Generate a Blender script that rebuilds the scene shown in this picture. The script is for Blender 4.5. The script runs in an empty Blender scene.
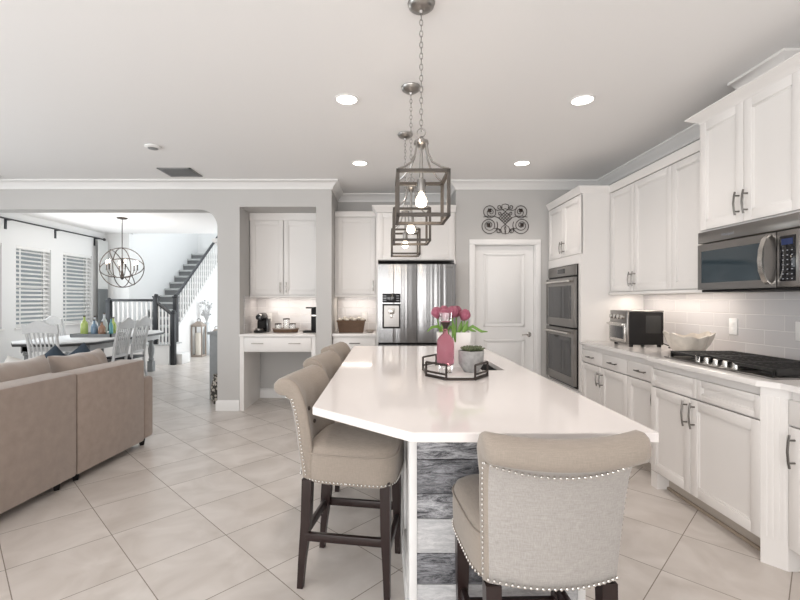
import bpy, bmesh, math, random
from mathutils import Vector, Matrix, Euler
PI = math.pi
random.seed(7)
sc = bpy.context.scene
COL = sc.collection

# ------------------------------------------------------------------ camera, world, lights, exposure
EYE, FOC, CEIL = 1.32, 440.0, 2.74
cam_d = bpy.data.cameras.new('camera'); cam = bpy.data.objects.new('camera', cam_d); COL.objects.link(cam)
cam.location = (0, 0, EYE); cam.rotation_euler = (PI/2, 0, 0)
cam_d.sensor_width = 36; cam_d.lens = FOC*36/800; cam_d.shift_x = 15/800; cam_d.clip_start = .05
sc.camera = cam
w = bpy.data.worlds.new('World'); sc.world = w; w.use_nodes = True
w.node_tree.nodes['Background'].inputs[0].default_value = (.75, .82, .85, 1)
w.node_tree.nodes['Background'].inputs[1].default_value = .35
sc.view_settings.view_transform = 'Standard'; sc.view_settings.look = 'None'
sc.view_settings.gamma = 1; sc.view_settings.use_curve_mapping = False
sc.view_settings.exposure = 0.12

def area(name, loc, rot, sx, sy, power, color=(1, 1, 1), spread=PI):
    l = bpy.data.lights.new(name, 'AREA'); l.shape = 'RECTANGLE'; l.size = sx; l.size_y = sy
    l.energy = power; l.color = color; l.spread = spread
    o = bpy.data.objects.new(name, l); COL.objects.link(o); o.location = loc; o.rotation_euler = rot
    return o
# daylight through the patio doors behind the camera, through the living room glazing and the dining windows; then two added fills
for px_, pw_ in ((-3.75, 1.2), (-2.3, 1.2), (-.85, 1.2), (.55, 1.1)):      # one per pane of the patio doors
    area('patio_daylight', (px_, -3.2, 1.25), (PI/2+.60, 0, 0), pw_, 2.2, 56, (1.0, .985, .97))
area('living_daylight', (-5.9, .6, 1.25), (PI/2+.50, 0, -PI/2), 4.6, 2.0, 120, (.90, .96, 1.0))
area('dining_daylight', (-5.86, 7.6, 1.55), (PI/2, 0, -PI/2), 2.8, 1.3, 30, (.90, .96, 1.0))
area('foyer_fill', (-2.1, 10.6, 1.5), (PI/2, 0, PI/2), 3.2, 2.4, 64, (.91, .965, 1.0))  # added fill before the solid foyer wall, brightens the foyer and stairs
area('stairwell_fill', (-4.0, 11.0, 4.9), (0, 0, 0), 2.6, 2.6, 44, (.92, .97, 1.0))  # added fill below the closed stairwell ceiling, no skylight there

# ------------------------------------------------------------------ materials
def mat(name, col=(.8, .8, .8), rough=.5, metal=0, spec=None, bump=0, bscale=200, vary=0, vscale=3, stretch=(1, 1, 1), emit=None, estr=0, trans=0, ior=1.45, coat=0, aniso=0, sheen=0):
    m = bpy.data.materials.new(name); m.use_nodes = True
    nt = m.node_tree; b = nt.nodes['Principled BSDF']
    b.inputs['Base Color'].default_value = (*col, 1); b.inputs['Roughness'].default_value = rough
    b.inputs['Metallic'].default_value = metal; b.inputs['IOR'].default_value = ior
    if spec is not None: b.inputs['Specular IOR Level'].default_value = spec
    b.inputs['Transmission Weight'].default_value = trans
    b.inputs['Coat Weight'].default_value = coat
    b.inputs['Sheen Weight'].default_value = sheen
    if emit: b.inputs['Emission Color'].default_value = (*emit, 1); b.inputs['Emission Strength'].default_value = estr
    tc = nt.nodes.new('ShaderNodeTexCoord'); mp = nt.nodes.new('ShaderNodeMapping'); mp.inputs['Scale'].default_value = stretch
    nt.links.new(tc.outputs['Object'], mp.inputs['Vector'])
    n = nt.nodes.new('ShaderNodeTexNoise'); n.inputs['Scale'].default_value = vscale if vary else bscale; n.inputs['Detail'].default_value = 5
    nt.links.new(mp.outputs[0], n.inputs['Vector'])
    if vary:
        r = nt.nodes.new('ShaderNodeMixRGB'); r.blend_type = 'MIX'
        r.inputs[1].default_value = (*[c*(1-vary) for c in col], 1); r.inputs[2].default_value = (*[min(1, c*(1+vary)) for c in col], 1)
        nt.links.new(n.outputs['Fac'], r.inputs[0]); nt.links.new(r.outputs[0], b.inputs['Base Color'])
    if bump:
        n2 = nt.nodes.new('ShaderNodeTexNoise'); n2.inputs['Scale'].default_value = bscale; n2.inputs['Detail'].default_value = 3
        nt.links.new(mp.outputs[0], n2.inputs['Vector'])
        bp = nt.nodes.new('ShaderNodeBump'); bp.inputs['Strength'].default_value = bump; bp.inputs['Distance'].default_value = .002
        nt.links.new(n2.outputs['Fac'], bp.inputs['Height']); nt.links.new(bp.outputs[0], b.inputs['Normal'])
    return m

def linen(name, col, k=.1):
    m = mat(name, col, .95, sheen=.2); nt = m.node_tree; b = nt.nodes['Principled BSDF']
    tc = nt.nodes.new('ShaderNodeTexCoord')
    outs = []
    for s in ((40, 40, 600), (500, 500, 35)):
        mp = nt.nodes.new('ShaderNodeMapping'); mp.inputs['Scale'].default_value = s
        n = nt.nodes.new('ShaderNodeTexNoise'); n.inputs['Scale'].default_value = 1; n.inputs['Detail'].default_value = 2
        nt.links.new(tc.outputs['Object'], mp.inputs['Vector']); nt.links.new(mp.outputs[0], n.inputs['Vector']); outs.append(n)
    a = nt.nodes.new('ShaderNodeMath'); a.operation = 'ADD'
    nt.links.new(outs[0].outputs['Fac'], a.inputs[0]); nt.links.new(outs[1].outputs['Fac'], a.inputs[1])
    r = nt.nodes.new('ShaderNodeValToRGB')
    r.color_ramp.elements[0].position = .35; r.color_ramp.elements[1].position = .68
    r.color_ramp.elements[0].color = (*[c*(1-k) for c in col], 1); r.color_ramp.elements[1].color = (*[c*(1+k) for c in col], 1)
    h = nt.nodes.new('ShaderNodeMath'); h.operation = 'MULTIPLY'; h.inputs[1].default_value = .5
    nt.links.new(a.outputs[0], h.inputs[0]); nt.links.new(h.outputs[0], r.inputs[0]); nt.links.new(r.outputs[0], b.inputs['Base Color'])
    bp = nt.nodes.new('ShaderNodeBump'); bp.inputs['Strength'].default_value = .25; bp.inputs['Distance'].default_value = .001
    nt.links.new(h.outputs[0], bp.inputs['Height']); nt.links.new(bp.outputs[0], b.inputs['Normal'])
    return m

def tile_floor():
    m = bpy.data.materials.new('floor_tile'); m.use_nodes = True; nt = m.node_tree; b = nt.nodes['Principled BSDF']
    N = nt.nodes.new; L = nt.links.new
    g = N('ShaderNodeNewGeometry'); sx = N('ShaderNodeSeparateXYZ'); L(g.outputs['Position'], sx.inputs[0])
    def M(op, a, bb=None):
        n = N('ShaderNodeMath'); n.operation = op
        for i, v in enumerate((a, bb)):
            if v is None: continue
            if isinstance(v, (int, float)): n.inputs[i].default_value = v
            else: L(v, n.inputs[i])
        return n.outputs[0]
    P = .6415
    s = M('DIVIDE', M('SUBTRACT', M('ADD', sx.outputs[0], sx.outputs[1]), .937), P)
    d = M('DIVIDE', M('ADD', M('SUBTRACT', sx.outputs[0], sx.outputs[1]), .80), P)
    def edge(v):
        f = M('FRACT', v); return M('MINIMUM', f, M('SUBTRACT', 1.0, f))
    e = M('MINIMUM', edge(s), edge(d))
    grout = M('LESS_THAN', e, .0050)
    cell = N('ShaderNodeCombineXYZ'); L(M('FLOOR', s), cell.inputs[0]); L(M('FLOOR', d), cell.inputs[1])
    wn = N('ShaderNodeTexWhiteNoise'); L(cell.outputs[0], wn.inputs['Vector'])
    off = N('ShaderNodeVectorMath'); off.operation = 'MULTIPLY_ADD'; L(wn.outputs['Color'], off.inputs[0]); off.inputs[1].default_value = (9, 9, 9); L(g.outputs['Position'], off.inputs[2])
    n1 = N('ShaderNodeTexNoise'); n1.inputs['Scale'].default_value = 3.5; n1.inputs['Detail'].default_value = 7; n1.inputs['Distortion'].default_value = .8; L(off.outputs[0], n1.inputs['Vector'])
    r = N('ShaderNodeValToRGB'); L(n1.outputs['Fac'], r.inputs[0])
    r.color_ramp.elements[0].position = .3; r.color_ramp.elements[0].color = FLOOR_A
    r.color_ramp.elements[1].position = .7; r.color_ramp.elements[1].color = FLOOR_B
    tint = N('ShaderNodeMixRGB'); tint.blend_type = 'MULTIPLY'; tint.inputs[0].default_value = 1
    tv = M('ADD', M('MULTIPLY', wn.outputs['Value'], .07), .94)
    cc = N('ShaderNodeCombineXYZ'); [L(tv, cc.inputs[i]) for i in range(3)]
    L(r.outputs[0], tint.inputs[1]); L(cc.outputs[0], tint.inputs[2])
    mx = N('ShaderNodeMixRGB'); L(grout, mx.inputs[0]); L(tint.outputs[0], mx.inputs[1]); mx.inputs[2].default_value = (.25, .215, .18, 1)
    L(mx.outputs[0], b.inputs['Base Color'])
    ro = M('ADD', M('MULTIPLY', grout, .45), .30); L(ro, b.inputs['Roughness'])
    bp = N('ShaderNodeBump'); bp.inputs['Strength'].default_value = .35; bp.inputs['Distance'].default_value = .002; bp.invert = True
    L(grout, bp.inputs['Height']); L(bp.outputs[0], b.inputs['Normal'])
    return m
FLOOR_A = (.545, .495, .455, 1); FLOOR_B = (.71, .665, .63, 1)

def splash(name, axis):
    m = bpy.data.materials.new(name); m.use_nodes = True; nt = m.node_tree; b = nt.nodes['Principled BSDF']
    N = nt.nodes.new; L = nt.links.new
    g = N('ShaderNodeNewGeometry'); sx = N('ShaderNodeSeparateXYZ'); L(g.outputs['Position'], sx.inputs[0])
    c = N('ShaderNodeCombineXYZ'); L(sx.outputs[axis], c.inputs[0]); L(sx.outputs[2], c.inputs[1])
    mp = N('ShaderNodeMapping'); mp.inputs['Location'].default_value = (.07, -.915, 0); L(c.outputs[0], mp.inputs[0])
    t = N('ShaderNodeTexBrick'); L(mp.outputs[0], t.inputs['Vector']); t.inputs['Scale'].default_value = 1
    t.inputs['Brick Width'].default_value = .305; t.inputs['Row Height'].default_value = .102; t.inputs['Mortar Size'].default_value = .0035; t.inputs['Mortar Smooth'].default_value = .3
    t.inputs['Color1'].default_value = (.60, .58, .58, 1); t.inputs['Color2'].default_value = (.56, .54, .545, 1); t.inputs['Mortar'].default_value = (.70, .68, .67, 1)
    L(t.outputs['Color'], b.inputs['Base Color']); b.inputs['Roughness'].default_value = .12
    bp = N('ShaderNodeBump'); bp.inputs['Strength'].default_value = .6; bp.inputs['Distance'].default_value = .004; bp.invert = True
    L(t.outputs['Fac'], bp.inputs['Height']); L(bp.outputs[0], b.inputs['Normal'])
    return m

def steel(name, col=(.62, .60, .58), rough=.22, vertical=True):
    # brushed metal: long fine streaks bend the reflection
    m = mat(name, col, rough, 1); nt = m.node_tree; b = nt.nodes['Principled BSDF']
    tc = nt.nodes.new('ShaderNodeTexCoord'); mp = nt.nodes.new('ShaderNodeMapping')
    mp.inputs['Scale'].default_value = (12, 12, .06) if vertical else (.4, .4, 160)
    n = nt.nodes.new('ShaderNodeTexNoise'); n.inputs['Scale'].default_value = 1; n.inputs['Detail'].default_value = 2 if vertical else 3
    nt.links.new(tc.outputs['Object'], mp.inputs[0]); nt.links.new(mp.outputs[0], n.inputs['Vector'])
    bp = nt.nodes.new('ShaderNodeBump'); bp.inputs['Strength'].default_value = .38 if vertical else .06; bp.inputs['Distance'].default_value = .02 if vertical else .001
    nt.links.new(n.outputs['Fac'], bp.inputs['Height']); nt.links.new(bp.outputs[0], b.inputs['Normal'])
    return m

def plank_mat(name, dark, light, rough=.6, off=0):
    m = bpy.data.materials.new(name); m.use_nodes = True; nt = m.node_tree; b = nt.nodes['Principled BSDF']
    N = nt.nodes.new; L = nt.links.new
    tc = N('ShaderNodeTexCoord'); mp = N('ShaderNodeMapping'); mp.inputs['Scale'].default_value = (7, 7, 34); mp.inputs['Location'].default_value = (off, off, off)
    L(tc.outputs['Object'], mp.inputs[0])
    n = N('ShaderNodeTexNoise'); n.inputs['Scale'].default_value = 1.3; n.inputs['Detail'].default_value = 9; n.inputs['Roughness'].default_value = .85; n.inputs['Distortion'].default_value = .7; L(mp.outputs[0], n.inputs['Vector'])
    r = N('ShaderNodeValToRGB'); L(n.outputs['Fac'], r.inputs[0])
    r.color_ramp.elements[0].position = .42; r.color_ramp.elements[0].color = (*dark, 1)
    r.color_ramp.elements[1].position = .60; r.color_ramp.elements[1].color = (*light, 1)
    L(r.outputs[0], b.inputs['Base Color']); b.inputs['Roughness'].default_value = rough
    return m

M = {}
M['cab'] = mat('cabinet_paint', (.80, .775, .755), .38)
M['trim'] = mat('trim_paint', (.82, .81, .80), .4)
M['ceil'] = mat('ceiling_paint', (.88, .87, .865), .9)
M['wall'] = mat('wall_paint', (.54, .528, .515), .85, bump=.05, bscale=300)
M['white_wall'] = mat('white_wall_paint', (.78, .785, .785), .85)
M['floor'] = tile_floor()
M['splash_x'] = splash('backsplash_tile_right', 1)
M['splash_y'] = splash('backsplash_tile_back', 0)
M['quartz'] = mat('white_quartz', (.76, .715, .695), .07, vary=.03, vscale=2, spec=.5)
M['quartz2'] = mat('white_quartz_counter', (.82, .79, .77), .12, vary=.03, vscale=4)
M['handle'] = mat('dark_nickel', (.20, .19, .18), .3, 1)
M['nickel'] = mat('brushed_nickel', (.60, .58, .55), .25, 1)
M['steel'] = steel('brushed_steel', (.27, .268, .27), .22)
M['steel_h'] = steel('brushed_steel_fine', (.27, .258, .248), .28, False)
M['black_glass'] = mat('black_glass', (.012, .012, .014), .04)
M['smoke_glass'] = mat('smoke_glass', (.05, .05, .052), .05)
M['mw_glass'] = mat('microwave_glass', (.035, .05, .06), .05)
M['black'] = mat('black_plastic', (.012, .011, .011), .5, spec=.25)
M['iron'] = mat('cast_iron', (.022, .021, .02), .5, bump=.2, bscale=300)
M['dark_metal'] = mat('dark_bronze', (.05, .039, .034), .45, .6)
M['espresso'] = mat('espresso_wood', (.022, .012, .011), .3, vary=.3, vscale=30, stretch=(6, 6, .6))
M['linen'] = linen('beige_linen', (.30, .255, .215))
M['linen_back'] = linen('grey_linen', (.36, .335, .315), .16)
M['nail'] = mat('nailhead', (.75, .73, .70), .22, 1)
M['button'] = mat('button', (.06, .045, .04), .5)
M['sofa'] = mat('sofa_velvet', (.33, .26, .22), .9, vary=.2, vscale=16, bump=.15, bscale=400, sheen=.4)
M['cushion'] = mat('cushion_velvet', (.36, .295, .255), .9, vary=.12, vscale=12, bump=.15, bscale=400, sheen=.4)
M['navy'] = mat('navy_cotton', (.035, .05, .07), .9, bump=.2, bscale=300)
M['fur'] = mat('white_fur', (.58, .56, .53), .95, bump=1, bscale=120)
M['cage'] = mat('weathered_bronze_wood', (.06, .05, .042), .5, vary=.3, vscale=20)
M['greywood'] = mat('lantern_wood', (.34, .29, .25), .6, vary=.3, vscale=20)
M['white_wood'] = mat('white_distressed_wood', (.60, .605, .61), .5, vary=.10, vscale=25)
M['grey_leg'] = mat('grey_painted_wood', (.27, .28, .285), .55, vary=.15, vscale=12)
M['dark_top'] = mat('dark_wood_edge', (.05, .05, .052), .35)
M['black_wood'] = mat('black_painted_wood', (.02, .022, .026), .35)
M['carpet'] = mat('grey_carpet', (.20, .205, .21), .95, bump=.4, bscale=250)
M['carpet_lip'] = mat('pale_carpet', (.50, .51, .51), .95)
M['pot'] = mat('concrete', (.33, .325, .32), .8, vary=.4, vscale=45, bump=.3, bscale=120)
M['leaf'] = mat('leaf_green', (.16, .30, .06), .45, vary=.25, vscale=20)
M['succ'] = mat('succulent_green', (.10, .12, .065), .5, vary=.5, vscale=40)
M['tulip'] = mat('tulip_pink', (.29, .08, .125), .5, vary=.45, vscale=25)
M['glass'] = mat('clear_glass', (.97, .98, .98), .02, trans=1, ior=1.45)
M['pink_glass'] = mat('pink_glass', (.56, .25, .32), .02, trans=1, ior=1.18)
M['white_ceramic'] = mat('white_ceramic', (.78, .76, .73), .25)
M['marble'] = mat('tray_marble', (.75, .73, .71), .2, vary=.08, vscale=8)
M['pearl'] = mat('pearl_shell', (.66, .60, .53), .25, vary=.3, vscale=18, coat=.3)
M['basket'] = mat('brown_wicker', (.14, .085, .055), .75, vary=.4, vscale=60, stretch=(.4, .4, 2), bump=.6, bscale=90)
M['bulb'] = mat('lit_bulb', (1, 1, 1), .3, emit=(1, .83, .60), estr=7)
M['disc'] = mat('lit_diffuser', (1, 1, 1), .3, emit=(1, .95, .86), estr=7)
M['strip'] = mat('lit_strip', (1, 1, 1), .3, emit=(1, .90, .78), estr=6)
M['screen'] = mat('display_blue', (.01, .012, .03), .1, emit=(.12, .2, .55), estr=.12)
M['blind'] = mat('blind_white', (.80, .80, .79), .5)
M['curtain'] = mat('curtain_sheer', (.72, .74, .74), .9)
M['curtain_band'] = mat('curtain_grey_band', (.24, .26, .27), .9)
M['vent'] = mat('vent_grey', (.30, .30, .30), .5, .3)
M['plank_dark'] = plank_mat('weathered_plank_dark', (.02, .021, .026), (.30, .30, .32))
M['plank_mid'] = plank_mat('weathered_plank_mid', (.04, .04, .047), (.50, .50, .52), off=3)
M['plank_light'] = plank_mat('weathered_plank_pale', (.40, .40, .41), (.62, .61, .61), off=8)
M['quarter'] = mat('wood_quarter_round', (.36, .30, .24), .5)
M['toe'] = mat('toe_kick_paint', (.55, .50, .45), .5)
M['green_liq'] = mat('green_bottle', (.50, .62, .18), .08, coat=.5)
M['blue_liq'] = mat('blue_bottle', (.20, .30, .42), .08, coat=.5)
M['amber_liq'] = mat('amber_bottle', (.36, .20, .13), .08, coat=.5)
M['teal_liq'] = mat('teal_bottle', (.12, .34, .36), .08, coat=.5)
M['clear_liq'] = mat('pale_bottle', (.60, .63, .65), .08, coat=.5)
M['candle'] = mat('ivory_candle', (.85, .80, .72), .5)
M['pane'] = mat('window_glass', (.95, .97, .97), 0, trans=1, ior=1.0)
M['pattern'] = mat('patterned_weave', (.20, .18, .16), .8)
_nt = M['pattern'].node_tree; _tc = _nt.nodes.new('ShaderNodeTexCoord'); _v = _nt.nodes.new('ShaderNodeTexVoronoi'); _v.inputs['Scale'].default_value = 30; _r = _nt.nodes.new('ShaderNodeValToRGB')
_r.color_ramp.interpolation = 'CONSTANT'; _r.color_ramp.elements[0].color = (.45, .41, .36, 1); _r.color_ramp.elements[1].color = (.05, .045, .04, 1); _r.color_ramp.elements[1].position = .5
_nt.links.new(_tc.outputs['Object'], _v.inputs['Vector']); _nt.links.new(_v.outputs['Distance'], _r.inputs[0]); _nt.links.new(_r.outputs[0], _nt.nodes['Principled BSDF'].inputs['Base Color'])
M['white_plastic'] = mat('white_plastic', (.80, .79, .78), .3)
M['cork'] = mat('cork', (.30, .20, .11), .8)
M['paper_white'] = mat('petal_white', (.84, .78, .68), .7)
M['led'] = mat('pale_legend', (.30, .31, .34), .4)
M['pend_nickel'] = mat('pendant_nickel', (.36, .345, .33), .3, 1)

# ------------------------------------------------------------------ geometry helpers
class MB:
    """collects shapes; build() links them as one mesh object"""
    def __init__(s): s.bm = bmesh.new(); s.mi = 0
    def _fin(s, faces, smooth=False):
        for f in faces: f.material_index = s.mi; f.smooth = smooth
    def box(s, x0, x1, y0, y1, z0, z1, bev=0, rot=None, piv=None):
        vs = [s.bm.verts.new(c) for c in ((x0,y0,z0),(x1,y0,z0),(x1,y1,z0),(x0,y1,z0),(x0,y0,z1),(x1,y0,z1),(x1,y1,z1),(x0,y1,z1))]
        fs = [s.bm.faces.new([vs[i] for i in q]) for q in ((0,3,2,1),(4,5,6,7),(0,1,5,4),(1,2,6,5),(2,3,7,6),(3,0,4,7))]
        s._fin(fs)
        if rot is not None:
            bmesh.ops.rotate(s.bm, verts=vs, cent=piv or Vector(((x0+x1)/2, (y0+y1)/2, (z0+z1)/2)), matrix=rot)
        if bev:
            es = list({e for f in fs for e in f.edges})
            r = bmesh.ops.bevel(s.bm, geom=es, offset=bev, segments=2 if bev < .02 else 4, affect='EDGES', profile=.5)
            s._fin(r['faces'], bev >= .01)
            if bev >= .01:
                for f in fs:
                    if f.is_valid: f.smooth = True
        return s
    def rings(s, rings, close=True, caps=True, smooth=True):
        rv = [[s.bm.verts.new(p) for p in r] for r in rings]; n = len(rv[0]); fs = []
        for a, b in zip(rv, rv[1:]):
            for i in range(n if close else n-1):
                j = (i+1) % n
                try: fs.append(s.bm.faces.new((a[i], a[j], b[j], b[i])))
                except ValueError: pass
        s._fin(fs, smooth)
        if caps and close:
            c = [s.bm.faces.new(list(reversed(rv[0]))), s.bm.faces.new(rv[-1])]; s._fin(c)
        return s
    def tube(s, pts, r, n=8, closed=False, caps=True):
        pts = [Vector(p) for p in pts]; R = []; up = None; N = len(pts)
        for i, p in enumerate(pts):
            if closed: d = pts[(i+1) % N]-pts[i-1]
            else: d = pts[min(i+1, N-1)]-pts[max(i-1, 0)]
            d.normalize()
            if up is None:
                up = Vector((0, 0, 1)) if abs(d.z) < .9 else Vector((1, 0, 0))
            a = d.cross(up)
            if a.length < 1e-5: a = d.cross(Vector((0, 1, 0)))
            a.normalize(); up = a.cross(d).normalized()
            rr = r[i] if isinstance(r, (list, tuple)) else r
            R.append([p+(a*math.cos(2*PI*k/n)+up*math.sin(2*PI*k/n))*rr for k in range(n)])
        if closed: R.append(R[0]); return s._closed(R)
        return s.rings(R, caps=caps)
    def _closed(s, R):
        rv = [[s.bm.verts.new(p) for p in r] for r in R[:-1]]; n = len(rv[0]); fs = []; K = len(rv)
        for k in range(K):
            a, b = rv[k], rv[(k+1) % K]
            for i in range(n):
                j = (i+1) % n; fs.append(s.bm.faces.new((a[i], a[j], b[j], b[i])))
        s._fin(fs, True); return s
    def lathe(s, prof, c=(0, 0, 0), n=24, caps=True, axis='z'):
        R = []
        for r, z in prof:
            ring = []
            for k in range(n):
                a = 2*PI*k/n; u, v = math.cos(a)*max(r, 1e-4), math.sin(a)*max(r, 1e-4)
                p = (u, v, z) if axis == 'z' else ((z, u, v) if axis == 'x' else (v, z, u))
                ring.append(Vector(p)+Vector(c))
            R.append(ring)
        return s.rings(R, caps=caps)
    def prism(s, poly, a, b, axis='z', bev=0):
        """poly of 2-D points pushed from a to b along an axis; x -> (y,z), y -> (x,z), z -> (x,y)"""
        def P(p, t): return {'z': (p[0], p[1], t), 'y': (p[0], t, p[1]), 'x': (t, p[0], p[1])}[axis]
        v0 = [s.bm.verts.new(P(p, a)) for p in poly]; v1 = [s.bm.verts.new(P(p, b)) for p in poly]; n = len(poly)
        fs = [s.bm.faces.new(v0), s.bm.faces.new(list(reversed(v1)))]
        for i in range(n): fs.append(s.bm.faces.new((v0[i], v1[i], v1[(i+1) % n], v0[(i+1) % n])))
        s._fin(fs)
        if bev:
            es = list({e for f in fs for e in f.edges}); r = bmesh.ops.bevel(s.bm, geom=es, offset=bev, segments=2, affect='EDGES', profile=.5); s._fin(r['faces'])
        return s
    def holed(s, outer, holes, a, b, axis):
        def P(p, t): return {'z': (p[0], p[1], t), 'y': (p[0], t, p[1]), 'x': (t, p[0], p[1])}[axis]
        es = []
        for loop in [outer]+holes:
            vs = [s.bm.verts.new(P(p, a)) for p in loop]
            es += [s.bm.edges.new((vs[i], vs[(i+1) % len(vs)])) for i in range(len(vs))]
        r = bmesh.ops.triangle_fill(s.bm, use_beauty=True, use_dissolve=True, edges=es)
        fs = [g for g in r['geom'] if isinstance(g, bmesh.types.BMFace)]
        e = bmesh.ops.extrude_face_region(s.bm, geom=fs, use_keep_orig=True)
        vs = [g for g in e['geom'] if isinstance(g, bmesh.types.BMVert)]
        bmesh.ops.translate(s.bm, verts=vs, vec=Vector(P((0, 0), b-a)))
        s._fin(s.bm.faces); return s
    def ball(s, c, r, sx=1, sy=1, sz=1, u=14, v=9):
        prof = [(math.sin(PI*i/v)*r, -math.cos(PI*i/v)*r) for i in range(v+1)]
        R = [[Vector((math.cos(2*PI*k/u)*max(p, 1e-5)*sx, math.sin(2*PI*k/u)*max(p, 1e-5)*sy, z*sz))+Vector(c) for k in range(u)] for p, z in prof]
        return s.rings(R)
    def pillow(s, w, h, t, n=14, m=None, p=3.2, wr=0):
        m = m or Matrix.Identity(4); rows = {}
        for sg in (1, -1):
            for i in range(n+1):
                for j in range(n+1):
                    u, v = -1+2*i/n, -1+2*j/n
                    k = max(0, (1-abs(u)**p)*(1-abs(v)**p))**.45
                    pinch = 1-.06*(1-abs(u)**2)*abs(v)**4; pinch2 = 1-.06*(1-abs(v)**2)*abs(u)**4
                    kk = k*(1+0)+wr/t*2*k*math.sin(u*9+3*v+2*math.sin(4*u))*math.sin(v*5+1+2*u)
                    rows[sg, i, j] = Vector((u*w/2*pinch2, sg*t/2*kk, v*h/2*pinch*(1+wr*1.6*math.sin(u*7+1))))
        V = {}
        for key, c in rows.items():
            sg, i, j = key
            if sg == -1 and (i in (0, n) or j in (0, n)): V[key] = V[1, i, j]; continue
            V[key] = s.bm.verts.new(m @ c)
        fs = []
        for sg in (1, -1):
            for i in range(n):
                for j in range(n):
                    q = [V[sg, i, j], V[sg, i+1, j], V[sg, i+1, j+1], V[sg, i, j+1]]
                    fs.append(s.bm.faces.new(q if sg == -1 else q[::-1]))
        s._fin(fs, True); return s
    def build(s, name, m, parent=None, world=True, sharp=40, **props):
        """world: shapes are in world coordinates and are moved into the parent's space"""
        bmesh.ops.recalc_face_normals(s.bm, faces=s.bm.faces)
        if parent is not None and world:
            bmesh.ops.translate(s.bm, verts=s.bm.verts, vec=-world_loc(parent))
        me = bpy.data.meshes.new(name); s.bm.to_mesh(me); s.bm.free()
        for x in (m if isinstance(m, (list, tuple)) else [m]): me.materials.append(x)
        if sharp: me.set_sharp_from_angle(angle=math.radians(sharp))
        o = bpy.data.objects.new(name, me); COL.objects.link(o)
        if parent is not None: o.parent = parent
        elif world:
            xs = [v.co for v in me.vertices]
            c = Vector(((min(v.x for v in xs)+max(v.x for v in xs))/2, (min(v.y for v in xs)+max(v.y for v in xs))/2, min(v.z for v in xs)))
            me.transform(Matrix.Translation(-c)); o.location = c
        for k, v in props.items(): o[k] = v
        return o

def world_loc(o):
    v = Vector((0, 0, 0))
    while o is not None: v += o.location; o = o.parent
    return v

def thing(name, label, cat, loc, rz=0, group=None):
    o = bpy.data.objects.new(name, None); COL.objects.link(o); o.location = loc; o.rotation_euler.z = rz
    o.empty_display_size = .1; o['label'] = label; o['category'] = cat
    if group: o['group'] = group
    return o
def tag(o, label, cat, group=None):
    o['label'] = label; o['category'] = cat
    if group: o['group'] = group
    return o
def dup(root, loc, rz, label, group=None):
    def cp(o, par):
        c = o.copy(); COL.objects.link(c)
        if par: c.parent = par
        for ch in o.children: cp(ch, c)
        return c
    r = cp(root, None); r.location = loc; r.rotation_euler.z = rz; r['label'] = label
    if group: r['group'] = group
    return r
def structure(mb, name, m): return mb.build(name, m, kind='structure')

def sweep(mb, path, prof, closed=False):
    """profile (out, z) swept along a plan path, room on the left hand side of travel, mitred"""
    P = [Vector((p[0], p[1])) for p in path]; n = len(P); R = []
    def nrm(a, b): d = (b-a).normalized(); return Vector((-d.y, d.x))
    for i in range(n):
        if i == 0: m = nrm(P[0], P[1]); k = 1
        elif i == n-1: m = nrm(P[-2], P[-1]); k = 1
        else:
            n1, n2 = nrm(P[i-1], P[i]), nrm(P[i], P[i+1]); m = (n1+n2).normalized(); k = 1/max(.2, m.dot(n1))
        R.append([Vector((P[i].x+m.x*o*k, P[i].y+m.y*o*k, z)) for o, z in prof])
    return mb.rings(R, caps=True, smooth=False)

# ------------------------------------------------------------------ the room
ARCH_Y, NICHE_Y, PAN_Y, BACK_Y, WALL_X = 5.25, 5.95, 5.27, 5.93, 2.58
structure(MB().box(-6.2, 2.8, -3.5, 13, -.08, 0), 'floor', M['floor'])
structure(MB().box(-6.2, 2.8, -3.5, 9.41, CEIL, CEIL+.12), 'ceiling', M['ceil'])
structure(MB().box(-5.7, -1.8, 9.41, 13, 5.1, 5.2), 'ceiling_stairwell', M['ceil'])

def arc(cx, cz, r, a0, a1, n=10): return [(cx+r*math.cos(a0+(a1-a0)*i/n), cz+r*math.sin(a0+(a1-a0)*i/n)) for i in range(n+1)]
r_ = .21
poly = [(-6.1, 0), (-5.8, 0)] + arc(-5.8+r_, 2.40-r_, r_, PI, PI/2) + arc(-2.0-r_, 2.40-r_, r_, PI/2, 0) + \
       [(-2.0, 0), (-1.735, 0), (-1.735, 2.433), (-.823, 2.433), (-.823, 0), (-.638, 0), (-.638, CEIL), (-6.1, CEIL)]
structure(MB().prism(poly, ARCH_Y, ARCH_Y+.2, 'y'), 'wall_arch', M['wall'])
structure(MB().box(-2.0, -1.735, ARCH_Y+.2, 6.1, 0, CEIL), 'wall_niche_side', M['wall'])
structure(MB().box(-1.735, -.823, NICHE_Y, 6.1, 0, CEIL), 'wall_niche_back', M['wall'])
structure(MB().box(-1.735, -.823, ARCH_Y+.2, NICHE_Y, 2.433, CEIL), 'wall_niche_soffit', M['wall'])
structure(MB().box(-.823, -.638, ARCH_Y+.2, 6.1, 0, CEIL), 'wall_pier', M['wall'])
structure(MB().box(-.638, .85, BACK_Y, 6.1, 0, CEIL), 'wall_alcove', M['wall'])
structure(MB().box(.85, .97, PAN_Y+.12, 6.1, 0, CEIL), 'wall_alcove_side', M['wall'])
structure(MB().holed([(.85, 0), (1.070, 0), (1.070, 1.985), (1.803, 1.985), (1.803, 0), (2.8, 0), (2.8, CEIL), (.85, CEIL)], [], PAN_Y, PAN_Y+.12, 'y'), 'wall_pantry', M['wall'])
structure(MB().box(WALL_X, 2.75, -3.4, PAN_Y, 0, CEIL), 'wall_right', M['wall'])
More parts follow.
